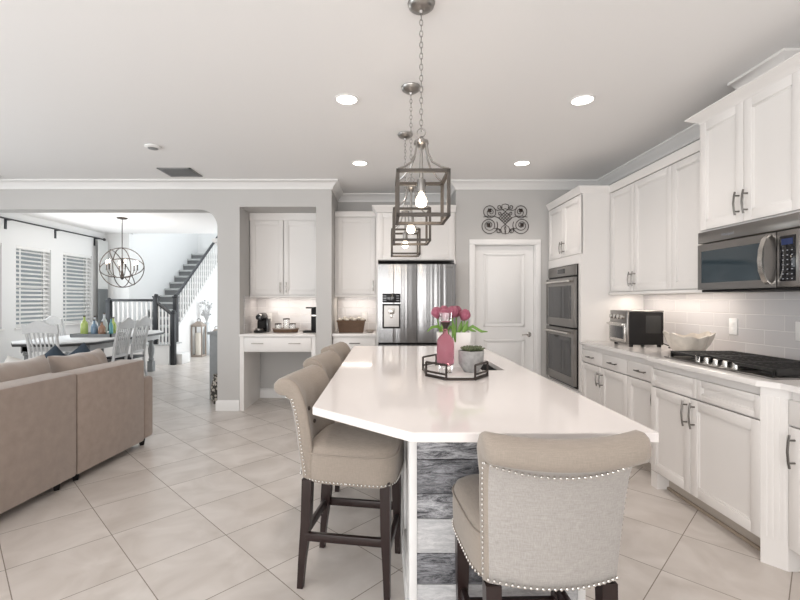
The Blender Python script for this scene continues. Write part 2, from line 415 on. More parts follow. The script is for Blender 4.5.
structure(MB().holed([(-6.1, 0), (-4.5, 0), (-4.5, 2.45), (1.3, 2.45), (1.3, 0), (2.75, 0), (2.75, CEIL), (-6.1, CEIL)], [], -3.45, -3.3, 'y'), 'wall_rear', M['wall'])
WX = -6.0
WIN = [(7.154, 7.904), (8.20, 9.01), (6.10, 6.885)]
WZ0, WZ1 = .87, 2.215
holes = [[(a, WZ0), (b, WZ0), (b, WZ1), (a, WZ1)] for a, b in WIN]
holes.append([(-1.8, .1), (3.0, .1), (3.0, 2.35), (-1.8, 2.35)])
structure(MB().holed([(-3.45, 0), (9.6, 0), (9.6, CEIL), (-3.45, CEIL)], holes, WX-.15, WX, 'x'), 'wall_left', M['white_wall'])
structure(MB().box(-6.0, -5.47, 9.41, 9.55, 0, CEIL), 'wall_dining_end', M['white_wall'])
structure(MB().box(-5.62, -5.47, 9.55, 13, 0, 5.1), 'wall_stair_side', M['white_wall'])
structure(MB().box(-5.47, -1.9, 12.85, 13, 0, 5.1), 'wall_stair_end', M['white_wall'])
structure(MB().box(-2.0, -1.9, 6.1, 12.85, 0, 5.1), 'wall_foyer', M['white_wall'])
structure(MB().box(-5.47, -2.0, 9.30, 9.41, CEIL+.12, 5.1), 'wall_stair_header', M['white_wall'])

# crown, baseboard, casings
def crown(z, h=.10, o=.085):
    return [(0, z), (o, z), (o, z-.016), (o-.012, z-.022), (o*.62, z-h*.42), (o*.36, z-h*.66), (o*.22, z-h*.80), (.016, z-h*.86), (.016, z-h), (0, z-h)]
mb = MB(); sweep(mb, [(WALL_X, -3.3), (WALL_X, PAN_Y), (.85, PAN_Y), (.85, BACK_Y), (-.638, BACK_Y), (-.638, ARCH_Y), (-6.0, ARCH_Y), (-6.0, -3.3)], crown(CEIL))
structure(mb, 'trim_1', M['trim'])
base_p = [(0, 0), (.016, 0), (.016, .10), (.010, .118), (0, .125)]
mb = MB(); sweep(mb, [(-.638, 5.29), (-.638, ARCH_Y), (-.823, ARCH_Y)], base_p)
sweep(mb, [(-1.735, ARCH_Y), (-2.0, ARCH_Y), (-2.0, 6.1)], base_p)
sweep(mb, [(-.823, NICHE_Y), (-1.735, NICHE_Y)], base_p)
structure(mb, 'baseboard_arch', M['trim'])
mb = MB(); sweep(mb, [(-5.47, 9.41), (-6.0, 9.41), (-6.0, 5.45)], base_p); structure(mb, 'baseboard_dining', M['trim'])
mb = MB(); sweep(mb, [(1.93, PAN_Y), (1.862, PAN_Y)], base_p); sweep(mb, [(1.010, PAN_Y), (.85, PAN_Y)], base_p); structure(mb, 'baseboard_pantry', M['trim'])
mb = MB()
mb.box(1.008, 1.070, PAN_Y-.018, PAN_Y, 0, 1.985, .004).box(1.803, 1.862, PAN_Y-.018, PAN_Y, 0, 1.985, .004).box(1.008, 1.862, PAN_Y-.018, PAN_Y, 1.985, 2.045, .004)
mb.box(1.070, 1.080, PAN_Y, PAN_Y+.1, 0, 1.985).box(1.793, 1.803, PAN_Y, PAN_Y+.1, 0, 1.985).box(1.08, 1.793, PAN_Y, PAN_Y+.1, 1.975, 1.985)
structure(mb, 'trim_2', M['trim'])
mb = MB().box(-2.12, -2.0, 5.62, 5.75, 0, 2.02).box(-2.16, -2.0, 5.58, 5.79, 2.02, 2.05, .005).box(-2.19, -2.0, 5.55, 5.82, 2.05, 2.10, .008)
structure(mb, 'trim_3', M['trim'])

# pantry door with two raised panels
door = MB()
door.box(1.083, 1.790, PAN_Y+.045, PAN_Y+.08, .012, 1.972)
def panel(mb, x0, x1, y, z0, z1):
    for a, b, c, d in ((x0, x1, z0, z0+.02), (x0, x1, z1-.02, z1), (x0, x0+.02, z0, z1), (x1-.02, x1, z0, z1)):
        mb.box(a, b, y-.010, y, c, d, .004)
    mb.box(x0+.045, x1-.045, y-.007, y, z0+.045, z1-.045, .005)
panel(door, 1.19, 1.683, PAN_Y+.045, 1.00, 1.88); panel(door, 1.19, 1.683, PAN_Y+.045, .20, .84)
d1 = structure(door, 'door_1', M['trim'])
hd = MB().lathe([(.03, 0), (.03, -.012), (.012, -.016), (.012, -.05)], (1.735, PAN_Y+.045, .905), 16, axis='y').tube([(1.735, PAN_Y-.005, .905), (1.70, PAN_Y-.008, .908), (1.64, PAN_Y-.004, .902)], [.011, .009, .007], 8)
hd.build('door_handle', M['nickel'], d1, label='brushed nickel lever handle')

# ------------------------------------------------------------------ windows with blinds, curtain
for i, (a, b) in enumerate(WIN):
    mb = MB()
    for y0, y1, z0, z1 in ((a, b, WZ0, WZ0+.05), (a, b, WZ1-.05, WZ1), (a, a+.05, WZ0, WZ1), (b-.05, b, WZ0, WZ1), (a, b, (WZ0+WZ1)/2-.025, (WZ0+WZ1)/2+.025)):
        mb.box(WX-.14, WX-.09, y0, y1, z0, z1)
    mb.box(WX-.09, WX+.03, a-.03, b+.03, WZ0-.03, WZ0, .005)
    wf = structure(mb, 'window_%d' % (i+1), M['trim'])
    MB().box(WX-.12, WX-.114, a+.05, b-.05, WZ0+.05, WZ1-.05).build('window_pane', M['pane'], wf)
    sl = MB(); k = 0; z = WZ0+.03
    sl.box(WX-.06, WX-.005, a+.01, b-.01, WZ1-.05, WZ1, .004); sl.box(WX-.055, WX-.01, a+.015, b-.015, WZ0+.002, WZ0+.022, .003)
    while z < WZ1-.06:
        sl.box(WX-.06, WX-.01, a+.015, b-.015, z, z+.004, rot=Matrix.Rotation(math.radians(38), 3, 'Y'))
        z += .072
    for yy in (a+.12, b-.12): sl.box(WX-.037, WX-.033, yy-.012, yy+.012, WZ0, WZ1)
    bl = sl.build('window_blind', M['blind'])
    tag(bl, ['white slatted blind on the middle dining window, bare of curtain', 'white slatted blind on the dining window beside the curtain', 'white slatted blind cut off by the photo edge'][i], 'blind', 'window blinds in the dining room')
rod = thing('curtain_rod', 'thin black curtain rod along the dining room window wall', 'curtain rod', (WX, 7.7, 2.58))
MB().tube([(WX+.10, 5.9, 2.59), (WX+.10, 9.22, 2.59)], .013, 8).build('rod', M['black_wood'], rod)
MB().ball((WX+.10, 9.25, 2.59), .03).build('finial', M['black_wood'], rod)
for y in (6.95, 8.0, 9.08):
    MB().box(WX, WX+.11, y-.012, y+.012, 2.575, 2.60).box(WX, WX+.012, y-.02, y+.02, 2.44, 2.60).build('bracket', M['black_wood'], rod)
ct = thing('curtain', 'pale curtain panel with grey lower band hanging at the end of the black rod', 'curtain', (WX+.10, 9.2, .02))
def drape(z0, z1):
    R = []
    for z in (z0, z1):
        R.append([Vector((WX+.10+.03*math.sin(i*1.25), 9.05+.30*i/28, z)) for i in range(29)] + [Vector((WX+.094+.03*math.sin(i*1.25), 9.05+.30*i/28, z)) for i in range(28, -1, -1)])
    return MB().rings(R)
drape(1.55, 2.56).build('upper_panel', M['curtain'], ct); drape(.02, 1.55).build('lower_band', M['curtain_band'], ct)

# ------------------------------------------------------------------ cabinet helpers
class Fr:
    """a cabinet front: a runs along the face, b outward, c up"""
    def __init__(s, o, u, n): s.o, s.u, s.n = Vector(o), Vector(u), Vector(n)
    def P(s, a, b, c): return s.o+s.u*a+s.n*b+Vector((0, 0, c))
    def box(s, mb, a0, a1, b0, b1, c0, c1, bev=0):
        p, q = s.P(a0, b0, c0), s.P(a1, b1, c1)
        return mb.box(min(p.x, q.x), max(p.x, q.x), min(p.y, q.y), max(p.y, q.y), min(p.z, q.z), max(p.z, q.z), bev)
def shaker(F, a0, a1, c0, c1, st=.058):
    mb = MB(); t = .02
    F.box(mb, a0, a1, -t, -.010, c0, c1)
    F.box(mb, a0, a0+st, -t, 0, c0, c1, .002); F.box(mb, a1-st, a1, -t, 0, c0, c1, .002)
    F.box(mb, a0+st, a1-st, -t, 0, c1-st, c1, .002); F.box(mb, a0+st, a1-st, -t, 0, c0, c0+st, .002)
    b = .009
    for x0, x1, z0, z1 in ((a0+st, a1-st, c1-st-b, c1-st), (a0+st, a1-st, c0+st, c0+st+b), (a0+st, a0+st+b, c0+st, c1-st), (a1-st-b, a1-st, c0+st, c1-st)):
        F.box(mb, x0, x1, -t, -.005, z0, z1, .002)
    return mb
def slab_front(F, a0, a1, c0, c1):
    mb = MB(); F.box(mb, a0, a1, -.02, 0, c0, c1, .003); return mb
def pull(F, a, c, vert, L=.13, r=.0055):
    mb = MB(); h = L/2
    pt = (lambda t, b: F.P(a, b, c+t)) if vert else (lambda t, b: F.P(a+t, b, c))
    mb.tube([pt(-h, .026), (pt(-h*.6, .032)), pt(0, .036), pt(h*.6, .032), pt(h, .026)], r, 8)
    for s in (-1, 1): mb.tube([pt(s*h*.68, -.001), pt(s*h*.68, .032)], r*.9, 8)
    return mb
def cabinet(name, label, F, w, z0, z1, depth, fronts, cat='cabinet', group=None, toe=0, handle='handle', body=None, gap=.02):
    base = F.P(w/2, -depth/2, z0)
    t = thing(name, label, cat, base, 0, group)
    mb = MB(); F.box(mb, 0, w, -depth, -gap, z0+toe, z1)
    mb.build('body', body or M['cab'], t)
    if toe:
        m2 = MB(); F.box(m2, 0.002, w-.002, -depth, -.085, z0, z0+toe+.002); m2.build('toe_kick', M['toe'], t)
    for f in fronts:
        kind, a0, a1, c0, c1 = f[:5]
        g = .0018
        mk = shaker if (kind == 'door' or kind == 'panel_drawer') else slab_front
        d = mk(F, a0+g, a1-g, c0+g, c1-g, *([.035] if kind == 'panel_drawer' else [])).build('door' if kind == 'door' else 'drawer_front', M['cab'], t)
        for h in f[5:]:
            pull(F, h[1], h[2], h[0] == 'v', *(h[3:] if len(h) > 3 else [])).build('handle', M[handle], d)
    return t
def crown_part(F, w, depth, z, t, left=True, right=True, h=.075, o=.05):
    mb = MB()
    R = []
    for k, (oo, zz) in enumerate(((0.002, z), (.006, z+.012), (o*.5, z+h*.5), (o, z+h*.88), (o, z+h))):
        l = -oo if left else 0; r = w+oo if right else w
        R.append([F.P(l, -depth, zz), F.P(l, oo, zz), F.P(r, oo, zz), F.P(r, -depth, zz)])
    mb.rings(R, smooth=False)
    return mb.build('cornice', M['cab'], t)

# ------------------------------------------------------------------ right wall run (face towards -X)
XF, XC, XU, XM, XO = 1.955, 1.895, 2.232, 2.13, 1.945
n_ = (-1, 0, 0); u_ = (0, 1, 0); GAPW = .002
def FR(x, y): return Fr((x, y, 0), u_, n_)
DW = WALL_X-GAPW
# oven tower
F = FR(XO, 4.372)
W = 5.235-4.372
tower = cabinet('oven_cabinet', 'tall white cabinet tower holding the double wall oven beside pantry door', F, W, 0, 2.38, DW-XO, [
    ('door', .0, W/2, 1.785, 2.372, ('v', W/2-.03, 1.89)), ('door', W/2, W, 1.785, 2.372, ('v', W/2+.03, 1.89)), ('drawer', 0, W, .12, .40, ('h', W/2, .28))], toe=.1, body=M['cab'])
crown_part(F, W, DW-XO, 2.38, tower, True, False, .07, .03)
mb = MB(); F.box(mb, 0, .05, -.0199, 0, .405, 1.69); F.box(mb, W-.05, W, -.0199, 0, .405, 1.69); F.box(mb, 0, W, -.0199, 0, 1.69, 1.783); mb.build('face_frame', M['cab'], tower)
ov = thing('double_wall_oven', 'stainless double wall oven with dark glass doors built into the white tower', 'oven', F.P(W/2, -.1, .42))
mb = MB(); F.box(mb, .05, W-.05, -.016, .012, .42, 1.685, .003); mb.build('body', M['black'], ov)
mb = MB(); F.box(mb, .055, W-.055, .012, .022, 1.575, 1.68, .003); cp = mb.build('control_panel', M['steel_h'], ov)
mb = MB(); F.box(mb, W/2-.10, W/2+.10, .022, .0235, 1.605, 1.655); mb.build('display', M['black_glass'], cp)
for z0, z1 in ((1.04, 1.555), (.445, 1.02)):
    mb = MB(); F.box(mb, .06, .115, .012, .045, z0, z1); F.box(mb, W-.115, W-.06, .012, .045, z0, z1)
    F.box(mb, .115, W-.115, .012, .045, z1-.085, z1); F.box(mb, .115, W-.115, .012, .045, z0, z0+.085)
    d = mb.build('oven_door', M['steel_h'], ov)
    mb = MB(); F.box(mb, .112, W-.112, .014, .041, z0+.083, z1-.083); mb.build('door_glass', M['smoke_glass'], d)
    mb = MB(); mb.tube([F.P(.10, .085, z1-.04), F.P(W-.10, .085, z1-.04)], .012, 10)
    for a in (.13, W-.13): mb.tube([F.P(a, .044, z1-.04), F.P(a, .085, z1-.04)], .009, 8)
    mb.build('door_handle', M['nickel'], d)

# far upper cabinets
F = FR(XU, 2.984)
w_all = 4.370-2.984
up = cabinet('wall_cabinet', 'white three-door wall cabinet above the toaster oven, next to tower', F, w_all, 1.395, 2.38, DW-XU, [
    ('door', 0, .449, 1.40, 2.375), ('door', .449, .970, 1.40, 2.375, ('v', .942, 1.51)), ('door', .970, w_all-.005, 1.40, 2.375, ('v', 1.0, 1.51))])
crown_part(F, w_all, DW-XU, 2.38, up, False, False, .07, .015)
mb = MB(); F.box(mb, 0, w_all, -.10, .012, 1.370, 1.395, .004); mb.build('light_rail', M['cab'], up)
F = FR(XM, 2.24)
wm = 2.98-2.24+.12
upm = cabinet('wall_cabinet', 'taller white two-door wall cabinet above the microwave', FR(XM, 2.245), .735, 1.775, 2.515, DW-XM, [
    ('door', .0, .372, 1.785, 2.508, ('v', .34, 1.90, .14)), ('door', .372, .735, 1.785, 2.508, ('v', .402, 1.90, .14))])
crown_part(FR(XM, 2.245), .735, DW-XM, 2.505, upm, True, True, .055, .06)
F0 = FR(XU, 1.10)
up3 = cabinet('wall_cabinet', 'white wall cabinet at the photo edge, nearest the viewer past the microwave', F0, 1.143, 1.395, 2.38, DW-XU, [
    ('door', 0, .57, 1.40, 2.375, ('v', .54, 1.51)), ('door', .57, 1.14, 1.40, 2.375, ('v', .60, 1.51))])
crown_part(F0, 1.143, DW-XU, 2.38, up3, True, False, .07, .015)
# duct chase with its own crown, standing on the cabinet up to the ceiling
ch = MB().box(2.33, DW-.001, 2.56, 2.80, 2.561, CEIL-.001)
sweep(ch, [(2.49, 2.56), (2.33, 2.56), (2.33, 2.80), (2.49, 2.80)][::-1][::-1], [(o, z) for o, z in crown(CEIL-.001, .13, .085)])
structure(ch, 'trim_4', M['cab'])

# microwave
F = FR(XM-.012, 2.25)
mw = thing('microwave', 'stainless over-the-range microwave above the cooktop', 'microwave', F.P(.365, -.2, 1.375))
W = .73
mb = MB(); F.box(mb, 0, W, -.43, -.03, 1.385, 1.773, .004); mb.build('body', M['steel_h'], mw)
mb = MB(); F.box(mb, 0.01, W-.01, -.40, -.02, 1.372, 1.386, .002); mb.build('vent_grille', M['black'], mw)
mb = MB(); F.box(mb, 0, W, -.03, .0, 1.695, 1.772, .005); tp = mb.build('top_panel', M['steel_h'], mw)
mb = MB(); F.box(mb, 0, .128, -.03, .0, 1.388, 1.688, .004); cp = mb.build('control_panel', M['steel_h'], mw)
mb = MB(); F.box(mb, .018, .112, -.001, .0025, 1.42, 1.66, .001); kp = mb.build('keypad', M['black_glass'], cp)
mb = MB(); F.box(mb, .032, .098, .0025, .0035, 1.612, 1.645); mb.build('display', M['screen'], kp)
mb = MB()
for i in range(7):
    for j in range(3): F.box(mb, .033+j*.026, .041+j*.026, .0025, .0032, 1.43+i*.025, 1.435+i*.025)
mb.build('keys', M['led'], kp)
mb = MB(); a0, a1, c0, c1 = .132, W, 1.388, 1.688
for q in ((a0+.085, a1-.03, c0, c0+.045), (a0+.085, a1-.03, c1-.045, c1), (a0, a0+.085, c0, c1), (a1-.03, a1, c0, c1)): F.box(mb, q[0], q[1], -.03, .0, q[2], q[3])
dr = mb.build('microwave_door', M['steel_h'], mw)
mb = MB(); F.box(mb, a0+.083, a1-.028, -.028, -.003, c0+.043, c1-.043); mb.build('door_glass', M['mw_glass'], dr)
mb = MB()
hp = [(0.0, 1.408), (.028, 1.43), (.05, 1.48), (.056, 1.54), (.05, 1.60), (.028, 1.655), (0, 1.678)]
R = []
for b, c in hp: R.append([F.P(.160, b*.8, c), F.P(.190, b*.8, c), F.P(.190, b*.8+.010, c), F.P(.160, b*.8+.010, c)])
mb.rings(R, smooth=True); mb.build('door_handle', M['nickel'], dr)

def text(body, loc, rot, size, m, parent, name):
    c = bpy.data.curves.new(name, 'FONT'); c.body = body; c.size = size; c.align_x = 'CENTER'; c.extrude = .0006
    o = bpy.data.objects.new(name, c); COL.objects.link(o); c.materials.append(m)
    bpy.context.view_layer.update()
    me = bpy.data.meshes.new_from_object(o.evaluated_get(bpy.context.evaluated_depsgraph_get()))
    bpy.data.objects.remove(o); me.name = name
    o = bpy.data.objects.new(name, me); COL.objects.link(o)
    o.parent = parent; o.location = Vector(loc)-world_loc(parent); o.rotation_euler = rot
    return o
text('Whirlpool', F.P(.47, .0012, 1.722), (PI/2, 0, -PI/2), .024, M['led'], tp, 'logo')

# base cabinets
zt, zd0, zd1 = .884, .715, .838
F = FR(XF, 3.555)
bw = 4.370-3.555
far = cabinet('base_cabinet', 'white base cabinet below the toaster oven with two drawers over two doors', F, bw, 0, zt, DW-XF, [
    ('drawer', 0, bw/2, zd0, zd1, ('h', bw*.25, .777)), ('drawer', bw/2, bw, zd0, zd1, ('h', bw*.75, .777)),
    ('door', 0, bw/2+.02, .115, zd0-.006, ('v', bw/2-.012, .60)), ('door', bw/2+.02, bw, .115, zd0-.006, ('v', bw/2+.052, .60))], toe=.105)
F = FR(XF, 3.14)
bw = .413
mid = cabinet('base_cabinet', 'narrow white base cabinet with one drawer and one door left of cooktop cabinet', F, bw, 0, zt, DW-XF, [
    ('drawer', 0, bw, zd0, zd1, ('h', bw/2, .777)), ('door', 0, bw, .115, zd0-.006, ('v', .035, .60))], toe=.105)
F = FR(XC, 2.222)
bw = 3.137-2.222
ck = cabinet('base_cabinet', 'projecting white base cabinet under the cooktop with two wide doors', F, bw, 0, zt, DW-XC, [
    ('panel_drawer', 0, bw/2-.003, zd0, zd1), ('panel_drawer', bw/2-.003, bw, zd0, zd1),
    ('door', 0, bw/2+.05, .115, zd0-.006, ('v', bw/2+.015, .61, .16)), ('door', bw/2+.05, bw, .115, zd0-.006, ('v', bw/2+.082, .61, .16))], toe=.105)
mb = MB(); F.box(mb, bw-.07, bw, -.10, -.002, 0, .112); mb.build('foot', M['cab'], ck)
pl = MB(); q0, q1 = Vector((XC, 2.221)), Vector((XF+.004, 2.137)); e_ = (q1-q0).normalized(); nn = Vector((e_.y, -e_.x)); nn = nn if nn.x < 0 else -nn
pl.prism([tuple(q0), tuple(q1), (XF+.3, 2.137), (XF+.3, 2.221)], 0, zt, 'z')
for k in range(4):
    a_ = q0+e_*(.014+k*.024); b_ = a_+e_*.012
    pl.prism([tuple(a_-nn*.002), tuple(b_-nn*.002), tuple(b_+nn*.005), tuple(a_+nn*.005)], .14, .84, 'z')
pl.build('pilaster', M['cab'], ck)
mb = MB(); F.box(mb, 0, bw-.07, -.085, -.068, 0, .02, .005); mb.build('shoe_molding', M['quarter'], ck)
F = FR(XF, 1.05)
bw = 2.134-1.05
nr = cabinet('base_cabinet', 'white base cabinet nearest the viewer, cut off by the photo edge', F, bw, 0, zt, DW-XF, [
    ('drawer', 0, bw/2, zd0, zd1, ('h', bw/4, .777)), ('drawer', bw/2, bw, zd0, zd1, ('h', bw*.75, .777)), ('door', 0, bw/2, .115, zd0-.006, ('v', bw/2-.03, .60)), ('door', bw/2, bw, .115, zd0-.006, ('v', bw-.035, .595, .16))], toe=.105)
ct_poly = [(XF-.028, 1.05), (XF-.028, 2.145), (XC-.028, 2.218), (XC-.028, 3.145), (XF-.028, 3.195), (XF-.028, 4.370), (DW, 4.370), (DW, 1.05)]
tag(MB().prism(ct_poly, .885, .915, 'z', .003).build('countertop', M['quartz2']), 'white stone countertop along the right wall, carrying cooktop and toaster oven', 'countertop')
structure(MB().box(DW-.010, DW-.001, 1.05, 4.370, .916, 1.369).box(DW-.010, DW-.001, 2.25, 2.98, 1.369, 1.384), 'wall_backsplash_right', M['splash_x'])
# lit strip beneath the wall cabinet
st = tag(MB().box(2.36, 2.40, 3.25, 4.25, 1.383, 1.394).build('light_strip', M['strip']), 'lit strip lamp under the three-door wall cabinet', 'light strip')
area('strip_glow_right', (2.40, 3.75, 1.366), (0, 0, 0), .05, 1.1, 2.0, (1, .90, .80))

# wall outlets
def outlet(c, face, label, group=None):
    t = thing('wall_outlet', label, 'outlet', c, 0, group)
    x, y, z = c
    def bx(mb, hw, hh, d0, d1, dz=0, bev=.003):
        if face == 'x': return mb.box(x-d1, x-d0, y-hw, y+hw, z+dz-hh, z+dz+hh, bev)
        return mb.box(x-hw, x+hw, y-d1, y-d0, z+dz-hh, z+dz+hh, bev)
    bx(MB(), .038, .060, 0, .006).build('cover_plate', M['white_plastic'], t)
    m = MB()
    for dz in (-.022, .022): bx(m, .016, .014, .006, .009, dz, .002)
    m.build('socket', M['trim'], t)
    return t
outlet((DW-.011, 3.24, 1.125), 'x', 'white outlet plate on tile between shell bowl and microwave')
outlet((DW-.011, 2.71, 1.125), 'x', 'white outlet plate on tile behind the cooktop, at photo edge')

# cooktop
CY0, CY1, CX0, CX1 = 2.23, 3.10, 1.965, 2.46
ckt = thing('gas_cooktop', 'black gas cooktop with five burners on the right wall counter', 'cooktop', ((CX0+CX1)/2, (CY0+CY1)/2, .916))
MB().box(CX0, CX1, CY0, CY1, .916, .926, .004).build('base_plate', M['steel_h'], ckt)
for cy in (2.39, 2.665, 2.94):
    mb = MB(); y0, y1 = cy-.135, cy+.135; x0, x1 = CX0+.10 if abs(cy-2.665) < .1 else CX0+.03, CX1-.03
    z0, z1 = .950, .966
    for yy in (y0, y1-.014): mb.box(x0, x1, yy, yy+.014, z0-.02, z1, .003)
    for xx in (x0, x1-.014): mb.box(xx, xx+.014, y0, y1, z0, z1, .003)
    n = 6
    for k in range(1, n): mb.box(x0, x1, y0+(y1-y0)*k/n-.005, y0+(y1-y0)*k/n+.005, z0+.002, z1, .002)
    for k in (1, 2, 3): mb.box(x0+(x1-x0)*k/4-.006, x0+(x1-x0)*k/4+.006, y0, y1, z0, z1-.002, .002)
    for xx in (x0, x1-.014):
        for yy in (y0, y1-.014): mb.box(xx, xx+.014, yy, yy+.014, .926, z0)
    mb.build('grate', M['iron'], ckt)
for bx_, by_, br in ((2.10, 2.39, .04), (2.33, 2.39, .035), (2.26, 2.665, .055), (2.10, 2.94, .035), (2.33, 2.94, .04)):
    MB().lathe([(br*1.3, .926), (br*1.3, .932), (br, .934), (br, .944), (br*.8, .948)], (bx_, by_, 0), 20).build('burner', M['iron'], ckt)
for k in range(5):
    MB().lathe([(.022, .926), (.022, .932), (.018, .934), (.017, .958), (.014, .961)], (CX0+.045, 2.52+k*.075, 0), 16).build('knob', M['nickel'], ckt)

# toaster oven
to = thing('toaster_oven', 'steel and black toaster oven on the right counter beside the tower', 'toaster oven', (2.265, 3.93, .916), -PI/2-.10)
MB().box(-.175, .175, -.16, .125, .02, .299, .006).build('body', M['black'], to, world=False)
MB().box(-.176, .176, -.175, -.155, .02, .31, .006).box(-.176, .176, -.154, .127, .300, .312, .004).build('front_panel', M['steel_h'], to, world=False)
d = MB().box(-.165, .165, -.19, -.175, .04, .205, .004).build('oven_door', M['nickel'], to, world=False)
MB().box(-.135, .135, -.1925, -.188, .065, .175, .002).build('door_glass', M['smoke_glass'], d, world=False)
MB().tube([(-.14, -.215, .192), (.14, -.215, .192)], .007, 8).box(-.14, -.13, -.215, -.185, .186, .198).box(.13, .14, -.215, -.185, .186, .198).build('door_handle', M['nickel'], d, world=False)
for k in range(4):
    MB().lathe([(.022, -.175), (.021, -.195), (.017, -.199)], (-.115+k*.075, 0, .258), 14, axis='y').build('knob', M['nickel'], to, world=False)
for sx in (-.15, .15):
    for sy in (-.13, .10): MB().lathe([(.015, 0), (.018, .02)], (sx, sy, 0), 10).build('foot', M['black'], to, world=False)
MB().box(.1752, .178, -.02, .10, .12, .27, .001).build('side_vent', M['iron'], to, world=False)
MB().tube([(.17, .12, .035), (.22, .16, .012), (.26, .12, .007), (.27, .17, .007), (.23, .21, .007), (.26, .235, .01)], .005, 6).build('cord', M['black'], to, world=False)

# shell bowl
def bowl():
    mb = MB(); n = 56; rows = []
    prof = [(.045, 0), (.06, .004), (.092, .03), (.118, .07), (.134, .115), (.142, .150), (.136, .151), (.126, .115), (.108, .072), (.08, .036), (.04, .016), (.001, .014)]
    for k, (r, z) in enumerate(prof):
        ring = []
        for i in range(n):
            a = 2*PI*i/n
            f = 1+.06*min(1, z/.1)*math.cos(9*a)+.05*min(1, z/.1)*math.cos(3*a+1)
            zz = z*(1+.10*math.cos(2*a+.6)+.05*math.cos(9*a)) if z > .05 else z
            ring.append((r*f*1.05*math.cos(a), r*f*1.2*math.sin(a), zz))
        rows.append(ring)
    return mb.rings(rows)
b = bowl().build('shell_bowl', M['pearl'], None, world=False); b.location = (2.25, 3.275, .916)
tag(b, 'pearly shell-shaped bowl standing behind the cooktop on the right counter', 'bowl')

# ------------------------------------------------------------------ back alcove: fridge, cabinets, niche desk
nb = (0, -1, 0); ub = (1, 0, 0)
def FB(x, y): return Fr((x, y, 0), ub, nb)
F = FB(-.634, 5.56)
ua = cabinet('wall_cabinet', 'white single-door wall cabinet left of the refrigerator, over the wicker basket', F, .525, 1.385, 2.37, BACK_Y-.002-5.56, [
    ('door', .03, .515, 1.39, 2.365, ('v', .485, 1.50))], handle='nickel')
mb = MB(); F.box(mb, 0, .525, -.05, .012, 1.36, 1.386, .003); mb.build('light_rail', M['cab'], ua)
mb = MB(); F.box(mb, 0, .525, -.36, .010, 2.37, 2.44, .004); mb.build('cornice', M['cab'], ua)
F = FB(-.105, 5.255)
uf = cabinet('wall_cabinet', 'deep white cabinet bridging above the refrigerator', F, .95, 1.795, 2.37, BACK_Y-.002-5.255, [
    ('door', .02, .475, 1.80, 2.365), ('door', .475, .93, 1.80, 2.365)])
crown_part(F, .95, BACK_Y-.002-5.255, 2.37, uf, True, False, .075, .05)
mb = MB(); F.box(mb, 0, .020, -.67, -.002, 0, 1.795); F.box(mb, .93, .950, -.67, -.002, 0, 1.795); mb.build('side_panel', M['cab'], uf)
F = FB(-.634, 5.30)
al = cabinet('base_cabinet', 'white base cabinet left of the refrigerator with one drawer above a door', F, .525, 0, zt, BACK_Y-.002-5.30, [
    ('drawer', .01, .515, .72, .865, ('h', .27, .80)), ('door', .01, .515, .115, .713, ('v', .48, .60))], toe=.1)
tag(MB().box(-.634, -.109, 5.27, BACK_Y-.012, .885, .915, .003).build('countertop', M['quartz2']), 'short white stone countertop left of the refrigerator, under the basket', 'countertop')
structure(MB().box(-.634, -.109, BACK_Y-.011, BACK_Y-.001, .916, 1.384), 'wall_backsplash_alcove', M['splash_y'])
tag(MB().box(-.56, -.18, 5.68, 5.71, 1.371, 1.383).build('light_strip', M['strip']), 'lit strip lamp over the wicker basket', 'light strip')
area('strip_glow_alcove', (-.37, 5.72, 1.355), (0, 0, 0), .40, .05, .8, (1, .90, .80))
outlet((-.275, BACK_Y-.012, 1.10), 'y', 'white outlet plate on tile above the wicker basket')

# refrigerator
fx0, fx1, fy, fz = -.083, .822, 5.10, 1.735
fr = thing('refrigerator', 'stainless french-door refrigerator with ice dispenser in the alcove', 'refrigerator', ((fx0+fx1)/2, 5.5, 0))
MB().box(fx0+.005, fx1-.005, fy+.07, 5.88, .02, fz+.02, .004).build('body', M['black'], fr)
sm = .372
def curved_door(x0, x1, z0, z1, bow=.008):
    mb = MB(); n = 8; R = []
    for i in range(n+1):
        t = i/n; x = x0+(x1-x0)*t; y = fy+.012-bow*math.sin(PI*t)**.5 if 0 < t < 1 else fy+.012
        R.append([(x, y, z0), (x, y, z1), (x, fy+.068, z1), (x, fy+.068, z0)])
    return mb.rings(R, smooth=True)
dl = curved_door(fx0, sm-.004, .825, fz).build('fridge_door', M['steel'], fr, label='fridge door with black dispenser')
dr2 = curved_door(sm+.004, fx1, .825, fz).build('fridge_door', M['steel'], fr)
dw = curved_door(fx0, fx1, .06, .80).build('freezer_drawer', M['steel'], fr)
MB().tube([(fx0+.05, fy-.03, .75), (fx1-.05, fy-.03, .75)], .012, 10).box(fx0+.06, fx0+.08, fy-.03, fy+.02, .74, .76).box(fx1-.08, fx1-.06, fy-.03, fy+.02, .74, .76).build('drawer_handle', M['nickel'], dw)
ds = MB().box(-.030, .180, fy-.004, fy+.02, 1.29, 1.395, .004).build('dispenser_panel', M['black_glass'], dl)
mb = MB()
for k in range(3):
    for xx in (-.02, .13): mb.box(xx, xx+.035, fy-.0052, fy-.004, 1.31+k*.027, 1.318+k*.027)
mb.build('dispenser_icons', M['led'], ds)
cv = MB()
for q in ((-.03, .18, 1.255, 1.275), (-.03, -.012, 1.0, 1.262), (.162, .18, 1.0, 1.262), (-.03, .18, .99, 1.01)): cv.box(q[0], q[1], fy-.004, fy+.03, q[2], q[3], .003)
cv.build('dispenser_frame', M['black'], dl)
MB().box(-.012, .162, fy-.0005, fy+.003, 1.01, 1.255).build('dispenser_recess', M['steel_h'], dl)
MB().box(.04, .11, fy-.012, fy, 1.16, 1.22, .006).box(.062, .088, fy-.014, fy-.002, 1.11, 1.16, .004).build('dispenser_paddle', M['nickel'], dl)
